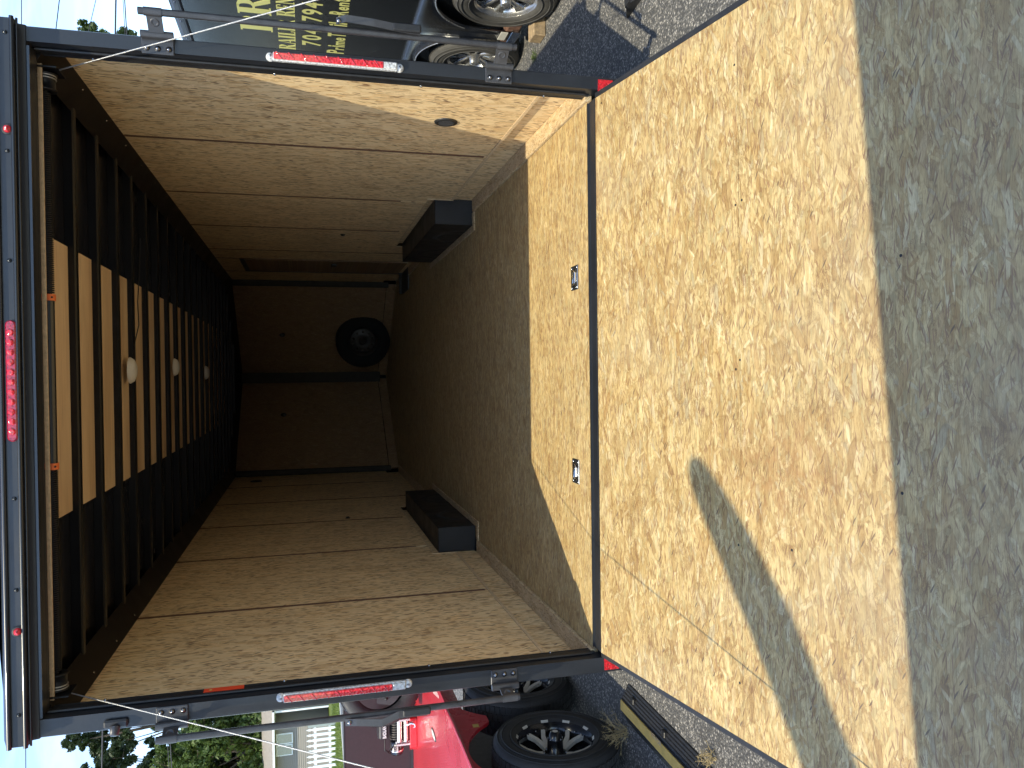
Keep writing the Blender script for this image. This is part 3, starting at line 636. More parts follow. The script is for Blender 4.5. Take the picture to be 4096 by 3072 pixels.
def capsule(x0, x1, y, z, r, dep, n=10):
    out = [(x1+r*math.cos(a), z+r*math.sin(a)) for a in np.linspace(-math.pi/2, math.pi/2, n)]+[(x0+r*math.cos(a), z+r*math.sin(a)) for a in np.linspace(math.pi/2, 3*math.pi/2, n)]
    k = len(out); vs_ = [(p, y, q) for p, q in out]+[(p, y-dep*.6, q) for p, q in out]+[((p-(x0+x1)/2)*.985+(x0+x1)/2, y-dep, z+(q-z)*.72) for p, q in out]
    return MB().add(vs_, [tuple(range(2*k, 3*k))[::-1]]+[(i,(i+1)%k,k+(i+1)%k,k+i)[::-1] for i in range(k)]+[(k+i,k+(i+1)%k,2*k+(i+1)%k,2*k+i)[::-1] for i in range(k)])
lb = P('brake_light', capsule(-0.183, 0.205, -0.056, 2.188, 0.017, 0.014), M['lensd'], hd, label='long red light bar with a row of round lenses in the middle of the header')
for i in range(11):
    P('led_lens', MB().ball((-0.165+i*0.0345, -0.069, 2.188), 0.0125, 12, (1, .45, 1)), M['lens'], hd)
# tail light bars
def tail(s_, x):
    t = P('tail_light', MB().box((x-.017, -0.018, 0.832), (x+.017, 0.0, 1.302), 0.003), M['clear'], label='vertical tail light strip on the %s jamb, red above a clear reversing lens' % ('right' if s_ > 0 else 'left'))
    P('red_lens', MB().box((x-.0125, -0.027, 0.886), (x+.0125, -0.0185, 1.300), 0.003), M['lens'], t)
    P('clear_lens', MB().box((x-.013, -0.026, 0.834), (x+.013, -0.0185, 0.884), 0.003), M['clear'], t)
    for z in (1.312, 0.822):
        P('end_cap', MB().lathe([(.0001,.016),(.010,.015),(.016,.008),(.0175,0)], (x, -0.0005, z), (0,-1,0), 18), M['clear'], t)
        P('screw', MB().lathe([(.0001,.019),(.004,.018),(.005,.013)], (x, -0.0005, z), (0,-1,0), 8), M['bolt'], t)
    for k in range(9):
        P('lens_rib', MB().add([(x-.0125,-.0272,.90+k*.046),(x-.0125,-.0272,.905+k*.046),(x+.0125,-.0295,.925+k*.046),(x+.0125,-.0295,.920+k*.046),(x-.0125,-.0285,.9025+k*.046),(x+.0125,-.031,.9225+k*.046)], [(0,3,5,4),(4,5,2,1),(0,4,1),(3,2,5)]), M['lens'], t)
tail(1, 1.234); tail(-1, -1.222)
# cam bars, their hinge brackets and handles
for s_ in (1, -1):
    xb = s_*(1.320 if s_ > 0 else 1.288); z0, z1 = (0.366, 1.757) if s_ > 0 else (0.386, 1.742)
    xj = s_*1.262
    cb = P('lock_bar', MB().tube([(xb, -0.10, z0), (xb, -0.10, z1)], 0.0128, 20), M['rod'])
    for zc_ in ((0.416, 1.708) if s_ > 0 else (0.425, 1.700)):
        hb = P('hinge_bracket', MB().box((s_*1.207, -0.008, zc_-.056), (s_*1.268, -0.0008, zc_+.056), 0.003), M['brk'])
        P('knuckle', MB().tube([(xj+s_*.010, -0.020, zc_-.056), (xj+s_*.010, -0.020, zc_+.056)], 0.0135, 16), M['brk'], hb)
        arm = MB().add([(xj+s_*.012,-.034,zc_-.026),(xj+s_*.012,-.034,zc_+.026),(xb,-.089,zc_+.026),(xb,-.089,zc_-.026),(xj+s_*.018,-.029,zc_-.026),(xj+s_*.018,-.029,zc_+.026),(xb+s_*.004,-.084,zc_+.026),(xb+s_*.004,-.084,zc_-.026)],
                       [(0,1,2,3),(4,7,6,5),(0,4,5,1),(3,2,6,7),(1,5,6,2),(0,3,7,4)])
        P('bracket_arm', arm, M['brk'], hb)
        mid = (xj+s_*.014+(xb-xj-s_*.014)*.5, -.0635, zc_); P('dimple', MB().lathe([(.0001,-.004),(.008,-.001),(.012,.003),(.016,.0)], mid, (-.75*s_,-.66,0), 18), M['brk'], hb)
        P('saddle', MB().tube([(xb, -0.10, zc_-.030), (xb, -0.10, zc_+.030)], 0.0152, 16), M['brk'], hb)
        for dz in (-.038, 0, .038):
            P('bolt', MB().lathe([(.0001,.009),(.0035,.0085),(.007,.005),(.008,0)], (s_*1.226, -.008, zc_+dz), (0,-1,0), 12), M['bolt'], hb)
            P('washer', MB().lathe([(.0001,.002),(.011,.0015),(.0115,0)], (s_*1.226, -.008, zc_+dz), (0,-1,0), 14), M['seal'], hb)
    xh = xb+s_*.0
    if s_ > 0: hz = [(1.342,-.125,1.07),(1.352,-.132,1.035),(1.345,-.135,.93),(1.338,-.130,.85),(1.330,-.125,.755)]
    else: hz = [(-1.296,-.125,1.075),(-1.297,-.133,1.035),(-1.308,-.138,.94),(-1.285,-.138,.875),(-1.292,-.130,.765)]
    hm = MB(); vs_ = []
    for i, (x, y, z) in enumerate(hz):
        hw = (.013, .0135, .014, .014, .012)[i]
        vs_ += [(x-hw, y-.0015, z), (x+hw, y-.0015, z), (x+hw, y+.0025, z), (x-hw, y+.0025, z)]
    fs = [(0,1,2,3),(16,19,18,17)]+[(4*i+k, 4*i+4+k, 4*i+4+(k+1)%4, 4*i+(k+1)%4) for i in range(4) for k in range(4)]
    hm.add(vs_, fs); hn = P('bar_handle', hm, M['brk'], cb)
    P('grip', MB().box((hz[3][0]-.014, -.142, .752), (hz[3][0]+.016, -.124, .86), .005), M['seal'], cb)
    P('pivot', MB().lathe([(.0001,.008),(.007,.008),(.0085,0)], (hz[0][0], -.128, 1.060), (0,-1,0), 14), M['bolt'], cb)
lk = P('door_catch', MB().box((-1.262, -0.016, 1.850), (-1.232, -0.0008, 1.932), 0.006), M['black'])
P('bumper', MB().lathe([(.0001,.030),(.015,.028),(.018,.0)], (-1.258, -0.014, 1.893), (-.75,-.65,0), 16), M['brk'], lk)
# threshold and ramp hinge
P('sill', MB().prism([(-0.006, -0.13), (-0.006, -0.006), (0.004, -0.0015), (0.066, -0.0015), (0.066, 0.005), (0.074, 0.005), (0.074, -0.05), (0.02, -0.13)], 0, -1.18, 1.18), M['trim'])
P('sill_edge', MB().box((-1.19, 0.0745, -0.02), (1.19, 0.0875, -0.002)), M['wood'])
P('rear_beam', MB().box((-1.206, 0.0, -0.20), (1.206, 0.05, -0.131)), M['trim'])
# d-rings
for x, y in ((0.450, 0.262), (-0.438, 0.274)):
    d = P('tie_down_ring', MB().box((x-.056, y-.045, 0.0005), (x+.056, y+.045, 0.005), 0.002), M['zinc2'], label='recessed zinc tie down ring in the sunlit floor')
    P('recess_cup', MB().lathe([(.0001,.0052),(.036,.0052),(.038,.007),(.040,.0052)], (x, y, 0.0), (0,0,1), 28), M['zinc'], d)
    P('ring', MB().tube([(x+.030*math.cos(a), y+.028*math.sin(a)*.95, .011) for a in np.linspace(math.pi*.98, math.pi*2.02, 18)]+[(x+.030, y+.002, .011), (x-.030, y+.002, .011)], 0.005, 8), M['zinc'], d)
    P('ring_clip', MB().box((x-.022, y-.034, .0055), (x+.022, y-.024, .016), .002), M['zinc'], d)
    for dx in (-.045, .045):
        for dy in (-.034, .034): P('screw', MB().lathe([(.0001,.008),(.005,.007),(.006,.005)], (x+dx, y+dy, 0), (0,0,1), 8), M['zinc'], d)
# spring roller under the ceiling
yr, zr = 0.153, 2.131
ro = P('spring_roller', MB().tube([(-1.15, yr, zr), (1.15, yr, zr)], 0.0145, 16), M['skin'], label='black lift spring roller across the top of the opening')
P('roller_tube', MB().tube([(-0.30, yr, zr), (0.31, yr, zr)], 0.0215, 20), M['skin'], ro)
for xa, xb in ((0.335, 1.085), (-1.085, -0.325)):
    n = 95; pts = [(xa+(xb-xa)*k/(n*10), yr+.0195*math.cos(2*math.pi*k/10), zr+.0195*math.sin(2*math.pi*k/10)) for k in range(n*10+1)]
    P('coil_spring', MB().tube(pts, 0.0034, 5), M['bow'], ro)
for x in (0.322, -0.312):
    P('collar', MB().lathe([(.0215,-.012),(.0262,-.012),(.0262,.012),(.0215,.012)], (x, yr, zr), (1,0,0), 28, False), M['orange'], ro)
    P('set_screw', MB().lathe([(.0001,.004),(.003,.004),(.004,0)], (x, yr-.019, zr-.018), (0,-.72,-.69), 8), M['seal'], ro)
for s_ in (1, -1):
    dm = P('cable_drum', MB().lathe([(.016,-.034),(.040,-.034),(.040,-.030),(.034,-.028),(.033,.022),(.041,.024),(.041,.028),(.016,.028)], (s_*1.128, yr, zr-.006), (s_,0,0), 36), M['bow'], ro)
    for k in (0, 1): P('cable_turn', MB().tube([(s_*(1.138+.010*k), yr+.0350*math.cos(a), zr-.006+.0350*math.sin(a)) for a in np.linspace(0, 2*math.pi, 30)], .0026, 6), M['cable'], ro)
    P('bearing_plate', MB().box((s_*1.164, yr-.06, zr-.06), (s_*1.170, yr+.06, zr+.05), .002), M['bow'], ro)
# warning sticker on the left flange
stk = P('warning_sticker', MB().box((-1.1985, 0.070, 1.452), (-1.1965, 0.104, 1.600)), M['label'], label='orange red warning sticker on the inner edge of the left jamb')
P('sticker_print', MB().lathe([(.0001,0),(.006,0)], (-1.1960, 0.086, 1.575), (1,0,0), 12), M['yel'], stk)

# ---------------------------------------------------------------- ramp door (local: s = distance from the hinge, x across)
TH = 0.168645; ct, st_ = math.cos(TH), math.sin(TH)
def rp(x, s, h): return Vector((x, -s*ct, -s*st_)) + Vector((0, -st_, ct))*h
def ramp_mb(mb): return mb.xf(lambda v: rp(v.x, v.y, v.z))
rampf = P('ramp_door', ramp_mb(MB().box((-1.196, 0.008, -0.055), (1.196, 2.14, -0.012)).box((-1.199, 0.008, -0.055), (-1.182, 2.14, -0.002)).box((1.178, 0.008, -0.055), (1.199, 2.14, -0.002)).box((-1.18, 0.006, -0.055), (1.178, 0.011, -0.003))), M['black'], label='rear ramp door lowered to the asphalt and faced with strand board')
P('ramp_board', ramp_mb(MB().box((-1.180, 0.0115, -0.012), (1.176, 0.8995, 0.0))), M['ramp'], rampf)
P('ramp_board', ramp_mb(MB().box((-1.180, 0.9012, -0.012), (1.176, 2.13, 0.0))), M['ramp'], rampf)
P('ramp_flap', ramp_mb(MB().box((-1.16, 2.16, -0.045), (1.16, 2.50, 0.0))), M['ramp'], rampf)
P('hinge_tube', MB().tube([(-1.17, -0.003, -0.011), (1.17, -0.003, -0.011)], 0.0085, 14), M['skin'], rampf)
for k in range(4): P('hinge_leaf', MB().box((-.95+k*.6, -0.012, -0.03), (-.85+k*.6, 0.004, -0.014)), M['trim'], rampf)
for x, s in ((.05, .90), (.02, .88), (-.52, 1.12), (-.55, .885), (.55, .885), (.56, .915), (-1.0, .885), (1.0, .885), (-1.14, .05), (1.14, .06), (.3, 1.5), (-.3, 1.5)):
    P('screw', ramp_mb(MB().lathe([(.0001,.0005),(.0035,.0006),(.0045,.0001)], (x, s, 0), (0,0,1), 8)), M['seal'], rampf)
for s_ in (1, -1):
    A = Vector((s_*1.168, 0.14, 2.085)); B = rp(s_*1.172, 1.9, 0.04); pts = [A.lerp(B, t)+Vector((0,0,-0.010*math.sin(math.pi*t))) for t in np.linspace(0, 1, 24)]
    k = 4
    P('lift_cable', MB().tube(pts, 0.0025, 8), M['cable'], label='taut bright lift cable on the %s side of the ramp' % ('right' if s_ > 0 else 'left'))
    P('cable_anchor', MB().box(tuple(B-Vector((.012,.02,.045))), tuple(B+Vector((.012,.02,.005)))), M['zinc'])

# ---------------------------------------------------------------- spare wheel at the front wall
c = (0.515, 8.18, 0.40)
t = thing('spare_wheel', (0.515, 8.2, 0.03), 'spare wheel with steel rim leaning on the dark front wall inside the trailer', 'wheel')
wheel(t, c, (-0.30, -0.95, 0.0), 'steel', 0.37, 0.205, 0.21)

# ---------------------------------------------------------------- black trailer parked to the right
NX = 2.46
Nt = thing('parked_black_trailer', (NX+1.2, 2.3, G), 'black enclosed trailer with yellow lettering parked alongside on the right', 'trailer')
def Q(name, mb, mat, parent=None, label=None, loc=None, kind=None): return obj(name, mb, mat, parent or Nt, label, loc, kind)
Q('side_wall', MB().box((NX, -0.9, -0.10), (NX+0.02, 7.0, 1.955)), M['skin'])
Q('rear_wall', MB().box((NX+.02, -0.9, -0.10), (NX+2.4, -0.87, 1.96)), M['skin'])
Q('roof', MB().box((NX-.004, -0.93, 2.0), (NX+2.42, 7.0, 2.02)), M['skin'])
Q('far_wall', MB().box((NX+2.38, -0.9, -0.1), (NX+2.4, 7.0, 2.0)), M['skin'])
Q('chassis_rail', MB().box((NX+.02, -0.9, -0.24), (NX+.10, 7.0, -0.10)), M['trim'])
Q('roof_trim', MB().prism([(1.945, NX+0.01), (1.945, NX-.010), (1.955, NX-.016), (1.995, NX-.016), (2.010, NX-.004), (2.010, NX+.01)], 1, -0.93, 7.0), M['rod'])
Q('trim_groove', MB().box((NX-.0165, -0.93, 1.960), (NX-.0155, 7.0, 1.966)), M['seal'])
sc0 = None
for i in range(26):
    y = -0.8+i*0.285; 
    if sc0 is None: sc0 = Q('rivet', MB().lathe([(.0001,.006),(.005,.004),(.007,0)], (NX-.016, y, 1.980), (-1,0,0), 8), M['bolt'], loc=(NX, y, 1.98))
    else: share(sc0, Nt, (0, y+0.8, 0))
for y in (0.62, 1.84, 3.06, 4.28, 5.5):
    Q('panel_joint', MB().box((NX-.0025, y-.010, -0.10), (NX-.0002, y+.010, 1.945)), M['skin'])
# tandem fender: polished skirt with two wheel arches and a tapered tail
wy = (1.80, 2.78); zc_ = -0.075
def ztop(y):
    d = max(0, y-3.0) if y > 3 else max(0, 1.55-y)
    return 0.44-0.55*d*d*2.2
def zbot(y):
    z = -0.235
    for c_ in wy:
        d = abs(y-c_)
        if d < 0.435: z = max(z, zc_+math.sqrt(0.435**2-d*d))
    return z
mb = MB(); vs_ = []; fs = []; yy = list(np.linspace(1.10, 3.45, 110))
for y in yy:
    zt = max(ztop(y), zbot(y)+0.012)
    vs_ += [(NX-0.055, y, zbot(y)), (NX-0.050, y, zt-0.02), (NX-0.03, y, zt), (NX, y, zt+0.004), (NX-.030, y, zbot(y))]
for i in range(len(yy)-1):
    a = 5*i; b = a+5; fs += [(a+k, b+k, b+k+1, a+k+1) for k in range(3)]+[(a, a+4, b+4, b)]
Q('fender', mb.add(vs_, fs, True), M['alu'], label='polished tandem fender over the two wheels')
edge = [(NX-0.056, y, zbot(y)) for y in yy if zbot(y) > -0.2]
for c_ in wy: Q('fender_edge', MB().tube([(NX-0.057, c_+0.435*math.sin(a), zc_+0.435*math.cos(a)) for a in np.linspace(-1.15, 1.15, 40)], 0.005, 8), M['chrome'])
Q('fender_reflector', MB().box((NX-.060, 2.20, -0.21), (NX-.055, 2.32, -0.16)), M['white'])
Q('fender_tail', MB().box((NX-.058, 2.19, -0.30), (NX-.035, 2.36, -0.235), .004), M['zinc'])
Q('equaliser_bracket', MB().box((NX-.03, 2.10, -0.30), (NX+.04, 2.42, -0.20), .01), M['rust'])
for y in wy: 
    e = link(bpy.data.objects.new('wheel', None)); e.parent = Nt; e.location = Vector((NX+.05, y, zc_))-Vector(Nt.location)
    wheel(e, (NX+0.035, y, zc_-0.015), (-1, 0, 0), 'chrome', 0.34, 0.205, 0.20)
Q('wheel_well', MB().box((NX+.19, 1.2, -0.25), (NX+.21, 3.4, 0.42)), M['seal'])
# lettering -----------------------------------------------------------------
def ring(x0, x1, y0, y1, th, tv, a0, a1, n=14):
    cx_, cy_ = (x0+x1)/2, (y0+y1)/2; rx, ry = (x1-x0)/2, (y1-y0)/2; o = []; i_ = []
    for a in np.linspace(a0, a1, n): o.append((cx_+rx*math.cos(a), cy_+ry*math.sin(a))); i_.append((cx_+(rx-th)*math.cos(a), cy_+(ry-tv)*math.sin(a)))
    return [[o[k], o[k+1], i_[k+1], i_[k]] for k in range(n-1)]
def rc(x0, y0, x1, y1): return [(x0,y0),(x1,y0),(x1,y1),(x0,y1)]
pi = math.pi
def stem(x): return [rc(x, 0, x+.20, 1), rc(x-.06, 0, x+.26, .055), rc(x-.06, .945, x+.26, 1)]
GL = {
 'I': (.40, stem(.1)),
 'P': (.70, stem(.08)+[rc(.26,.93,.38,1), rc(.26,.42,.38,.49)]+ring(.06,.66,.42,1,.19,.07,-pi/2,pi/2)),
 'R': (.80, stem(.08)+[rc(.26,.93,.38,1), rc(.26,.47,.38,.54)]+ring(.06,.66,.47,1,.19,.07,-pi/2,pi/2)+[[(.36,.49),(.52,.49),(.74,0.05),(.56,0.0)], rc(.56,0,.82,.055)]),
 'A': (.80, [[(.36,1),(.48,1),(.76,0),(.55,0)], [(.33,.92),(.38,1),(.14,0),(.06,0)], rc(.20,.28,.60,.35), rc(0,0,.22,.055), rc(.48,0,.84,.055)]),
 'E': (.66, stem(.08)+[rc(.26,.93,.60,1), rc(.26,0,.62,.07), rc(.26,.47,.48,.54), rc(.54,.76,.60,1), rc(.56,0,.62,.24), rc(.44,.38,.49,.62)]),
 'L': (.66, stem(.08)+[rc(.26,0,.62,.07), rc(.56,0,.62,.26)]),
 'T': (.70, [rc(.25,0,.45,1), rc(.19,0,.51,.055), rc(.03,.93,.67,1), rc(.03,.74,.09,1), rc(.61,.74,.67,1)]),
 'M': (1.0, [rc(.10,0,.16,1), rc(.02,0,.26,.055), rc(.70,0,.90,1), rc(.64,0,.96,.055), [(.04,1),(.26,1),(.52,.2),(.42,.0)], [(.42,0),(.50,.12),(.74,1),(.68,1)], rc(.70,.945,.96,1), rc(.02,.945,.24,1)]),
 'N': (.84, [rc(.12,0,.18,1), rc(.03,0,.29,.055), rc(.64,0,.70,1), rc(.56,.945,.80,1), [(.05,1),(.25,1),(.70,.0),(.62,.0)]]),
 'S': (.62, ring(.05,.57,.48,1,.12,.08,.3,1.55*pi)+ring(.03,.57,0,.55,.12,.08,-.85*pi,.5*pi)),
 ' ': (.38, [])}
def place2d(polys, o, rt, up, n_, d=.0015):
    o, rt, up, n_ = map(Vector, (o, rt, up, n_)); mb = MB()
    for i, pl in enumerate(polys):
        k = len(pl); dd = d+0.00004*(i % 7)
        mb.add([o+rt*x+up*y+n_*dd for x, y in pl]+[o+rt*x+up*y for x, y in pl], [tuple(range(k))]+[(j, (j+1)%k, k+(j+1)%k, k+j) for j in range(k)])
    return mb
def serif(text, o, adv, h, wx, mat, parent, rt=(0,-1,0), up=(0,0,1), n_=(-1,0,0)):
    x = 0
    for ch in text:
        w_, polys = GL[ch]
        if polys: obj('letter', place2d([[(x+px*wx, py*h) for px, py in pl] for pl in polys], o, rt, up, n_), mat, parent)
        x += w_*wx+adv
    return x
def textmesh(s, bold=0.0):
    c_ = bpy.data.curves.new('t', 'FONT'); c_.body = s; c_.size = 1; c_.offset = bold; c_.resolution_u = 4
    o = link(bpy.data.objects.new('t', c_)); dg = bpy.context.evaluated_depsgraph_get(); me = bpy.data.meshes.new_from_object(o.evaluated_get(dg))
    v = [tuple(p.co) for p in me.vertices]; f = [tuple(p.vertices) for p in me.polygons]
    bpy.data.objects.remove(o); bpy.data.curves.remove(c_); bpy.data.meshes.remove(me); return v, f
def text(s, o, rt, up, n_, h, width, mat, parent, bold=0.02, d=.0016, name='lettering', label=None):
    v, f = textmesh(s, bold); xs_ = [p[0] for p in v]; ys_ = [p[1] for p in v]; x0, x1, y0, y1 = min(xs_), max(xs_), min(ys_), max(ys_)
    base = 0.0; top = max(0.7, y1)
    o, rt, up, n_ = map(Vector, (o, rt, up, n_))
    mb = MB().add([o+rt*((p[0]-x0)/(x1-x0)*width)+up*(p[1]/top*h)+n_*d for p in v], f)
    return obj(name, mb, mat, parent, label)
LX = NX-.0005
serif('PRIME', (LX, 2.70, 1.385), .02, .215, .34, M['letter'], Nt)
serif('TRAILER RENTALS', (LX, 3.055, 1.232), .007, .118, .112, M['letter'], Nt)
def digits(s, y0, z, h, adv):
    for i, ch in enumerate(s):
        if ch == ' ': continue
        w_ = adv*.78
        if ch == '-': obj('letter', MB().add([(LX-.0015, y0-i*adv-.02, z+h*.36), (LX-.0015, y0-i*adv-.065, z+h*.36), (LX-.0015, y0-i*adv-.065, z+h*.50), (LX-.0015, y0-i*adv-.02, z+h*.50)], [(0,1,2,3)]), M['letter'], Nt); continue
        text(ch, (LX, y0-i*adv, z), (0,-1,0), (0,0,1), (-1,0,0), h, w_ if ch != '1' else w_*.5, M['letter'], Nt, 0.025, name='letter')
digits('704-794-', 2.862, 1.056, .130, .102)
x = 2.965
for ch, w_ in zip('PrimeTrailerRentals', [.052,.034,.018,.062,.044,.050,.034,.044,.018,.018,.044,.034,.052,.044,.044,.03,.044,.018,.04]):
    text(ch, (LX, x, .886), (0,-1,0), (0,0,1), (-1,0,0),   .122 if ch not in 'rmeans' else .088, w_*1.18, M['letter'], Nt, 0.03, name='letter'); x -= w_*1.18+.010
# timber chock behind the near wheel
ck = MB().box((2.33, 2.02, G), (2.47, 2.155, G+.088), .006); tag(obj('timber_chock', ck, M['wood'], loc=(2.40, 2.09, G)), 'weathered square timber block wedged against the black trailer wheel', 'wood block')

# ---------------------------------------------------------------- red car hauler trailer to the left
RT = thing('red_car_hauler', (-3.1, 1.4, G), 'red flatbed car trailer with diamond plate deck and black alloy wheels on the left', 'trailer')
def K(name, mb, mat, parent=None, label=None, loc=None, kind=None): return obj(name, mb, mat, parent or RT, label, loc, kind)
DZ = 0.40
K('deck_plate', MB().prism([(-4.6, -1.2), (-2.34, -1.2), (-2.24, 1.66), (-2.045, 1.66), (-2.045, 3.20), (-4.6, 3.20)], 2, DZ-.03, DZ), M['tread'])
K('deck_fender', MB().add([(-2.30,-1.0,DZ+.004),(-2.005,-1.0,DZ+.012),(-2.30,1.05,DZ+.004),(-1.985,1.05,DZ+.012),(-2.235,1.50,DZ+.004),(-1.995,1.32,DZ+.012),(-2.23,1.655,DZ+.004),(-2.02,1.60,DZ+.010)],
   [(0,1,3,2),(2,3,5,4),(4,5,7,6)], True), M['red'])
wyr = (0.915, 1.715)
def zb2(y):
    z = 0.20
    for c_ in wyr:
        d = abs(y-c_)
        if d < 0.44: z = max(z, -0.065+math.sqrt(.44**2-d*d)*1.03)
    return z if y < 2.15 else 0.25
vs_ = []; fs = []; yy = np.linspace(0.35, 3.2, 120)
for y in yy: vs_ += [(-2.0, y, max(zb2(y), .2)), (-2.0, y, DZ+.004), (-2.012, y, DZ+.011), (-2.02, y, max(zb2(y), .2))]
for i in range(len(yy)-1): a = 4*i; fs += [(a, a+1, a+5, a+4), (a+1, a+2, a+6, a+5), (a, a+4, a+7, a+3)]
K('fender_skirt', MB().add(vs_, fs), M['red'])
K('fender_roll', MB().tube([(-2.008, -1.0, DZ+.004), (-2.006, 0.6, DZ+.006), (-1.996, 1.3, DZ+.006), (-2.02, 1.66, DZ+.004), (-2.03, 3.2, DZ+.0)], .011, 10), M['red'])
K('skirt_label', MB().box((-1.9985, 1.22, .27), (-1.9975, 1.26, .305)), M['yel'])
K('wheel_well', MB().box((-2.48, 0.3, -0.2), (-2.46, 2.4, DZ-.03)), M['seal'])
K('frame_rail', MB().box((-2.62, -1.2, 0.10), (-2.50, 3.2, DZ-.03)), M['red'])
K('bulkhead', MB().box((-5.2, 3.19, DZ-.05), (-2.30, 3.23, 0.945)), M['maroon'])
K('bulkhead_edge', MB().box((-5.2, 3.186, 0.940), (-2.30, 3.236, 0.952), .003), M['trim'])
K('deck_strip', MB().box((-5.0, 3.165, DZ+.001), (-2.06, 3.188, DZ+.02)), M['trim'])
for i in range(5): K('vent_slot', MB().box((-2.075-.012*i, 1.86+.05*i, DZ+.0006), (-2.070-.012*i+.05, 1.875+.05*i, DZ+.0022)), M['white'])
ov = K('deck_light', MB().lathe([(.0001,.006),(.055,.005),(.062,.002),(.064,0)], (0,0,0), (0,0,1), 28).xf(lambda v: Vector((-2.41+v.x*.32, 2.085+v.y*1.35, DZ+v.z))), M['white'])
K('light_rim', MB().lathe([(.062,.004),(.072,.003),(.074,0)], (0,0,0), (0,0,1), 28).xf(lambda v: Vector((-2.41+v.x*.36, 2.085+v.y*1.32, DZ+v.z))), M['black'], ov)
for y in wyr:
    e = link(bpy.data.objects.new('wheel', None)); e.parent = RT; e.location = Vector((-2.05, y, -.07))-Vector(RT.location)
    wheel(e, (-2.075, y, -0.085), (1, 0, 0), 'spoke', 0.342, 0.208, 0.25)
K('far_wheel', MB().lathe(tyre_prof(.34,.2,.24), (-4.1, .9, -.085), (1,0,0), 30), M['tyre']); K('far_wheel', MB().lathe(tyre_prof(.34,.2,.24), (-4.1, 1.7, -.085), (1,0,0), 30), M['tyre'])
# spare tyre tucked against the bulkhead, half behind the jamb
tt = thing('leaning_tyre', (-2.33, 2.75, DZ), 'black tyre lying at the right end of the maroon bulkhead beside the winch', 'tyre')
obj('tyre', tread_blocks(MB().lathe(tyre_prof(.30,.19,.2), (-2.26, 2.72, DZ+.305), (.35,-.93,0), 40), (-2.26, 2.72, DZ+.305), (.35,-.93,0), .30, .2, 44, 3), M['tyre'], tt)
# winch
Wn = thing('winch', (-2.76, 3.0, DZ), 'silver and black electric winch bolted on the red deck before the maroon bulkhead', 'winch')
def V_(name, mb, mat, parent=None): return obj(name, mb, mat, parent or Wn)
V_('mount_plate', MB().box((-2.885, 2.93, DZ), (-2.655, 3.16, DZ+.055), .004), M['red'])
V_('mount_gusset', MB().prism([(-2.93, 3.0), (-2.886, 2.94), (-2.886, 3.1)], 2, DZ, DZ+.05), M['red'])
V_('winch_drum', MB().tube([(-2.86, 3.08, .545), (-2.68, 3.08, .545)], .042, 20), M['black'])
for k in range(9): V_('rope_wrap', MB().tube([(-2.85+.019*k+.004*math.cos(a*2), 3.08+.049*math.cos(a), .545+.049*math.sin(a)) for a in np.linspace(0, 2*pi, 20)], .0055, 6), M['cord'])
V_('gear_housing', MB().lathe([(.0001,0),(.058,0),(.062,.01),(.062,.07),(.05,.085),(.0001,.085)], (-2.63, 3.08, .55), (-1,0,0), 26), M['zinc2'])
mo = V_('motor', MB().lathe([(.0001,0),(.045,.002),(.052,.012),(.052,.095),(.046,.11),(.0001,.112)], (-2.865, 3.07, .545), (-1,0,0), 28), M['rimblk'])
V_('motor_band', MB().lathe([(.0525,.068),(.0545,.07),(.0545,.082),(.0525,.084)], (-2.865, 3.07, .545), (-1,0,0), 28), M['chrome'], mo)
V_('motor_label', MB().add([(-2.885-.055*u, 3.07-.0535*math.cos(a), .545+.0535*math.sin(a)) for u in (0,1) for a in np.linspace(-.1, .75, 6)], [(k, k+1, k+7, k+6) for k in range(5)]), M['white'], mo)
text('9500', (-2.938, 3.0125, .552), (.96, 0, 0), (0, .25, .97), (0,-1,0), .024, .048, M['ink'], mo, 0.03, d=.004)
cbx = V_('control_box', MB().box((-2.835, 3.02, .615), (-2.69, 3.14, .685), .012), M['brk'])
V_('box_lid', MB().box((-2.825, 3.03, .686), (-2.70, 3.13, .695), .006), M['rod'], cbx)
text('BADLAND', (-2.822, 3.0185, .632), (1,0,0), (0,0,1), (0,-1,0), .026, .118, M['wtext'], cbx, 0.03)
fl = V_('fairlead', MB().box((-2.868, 2.985, .452), (-2.845, 3.005, .560), .003).box((-2.675, 2.985, .452), (-2.655, 3.005, .560), .003), M['chrome'])
for z in (.533, .482): V_('roller', MB().tube([(-2.845, 2.975, z), (-2.680, 2.975, z)], .019, 18), M['chrome'], fl)
for x_ in (-2.856, -2.666): V_('roller', MB().tube([(x_, 2.955, .455), (x_, 2.955, .558)], .013, 16), M['chrome'], fl)
hk = V_('hook', MB().tube([(-2.70, 2.93, .50), (-2.69, 2.91, .475), (-2.675, 2.90, .45), (-2.68, 2.89, .425), (-2.70, 2.89, .418), (-2.712, 2.90, .43)], [.006,.008,.009,.009,.007,.004], 10), M['chrome'])
for k in range(2): V_('lead', MB().tube([(-2.83+.004*k, 3.03, .64), (-2.90-.01*k, 3.0, .645), (-2.925-.015*k, 3.0, .615-.01*k), (-2.90, 3.02, .58), (-2.88, 3.03, .565)], .0045, 8), M['black'])
br_ = V_('side_bracket', MB().add([(x_, y_, z_) for y_ in (2.99, 3.01) for x_, z_ in ((-2.60,.43),(-2.46,.43),(-2.44,.66),(-2.47,.70),(-2.53,.70))], [(0,1,2,3,4),(9,8,7,6,5)]+[(i,(i+1)%5,5+(i+1)%5,5+i) for i in range(5)]), M['brk'])
V_('bolt', MB().lathe([(.0001,.012),(.012,.011),(.014,0)], (-2.50, 2.99, .63), (0,-1,0), 12), M['seal'], br_)

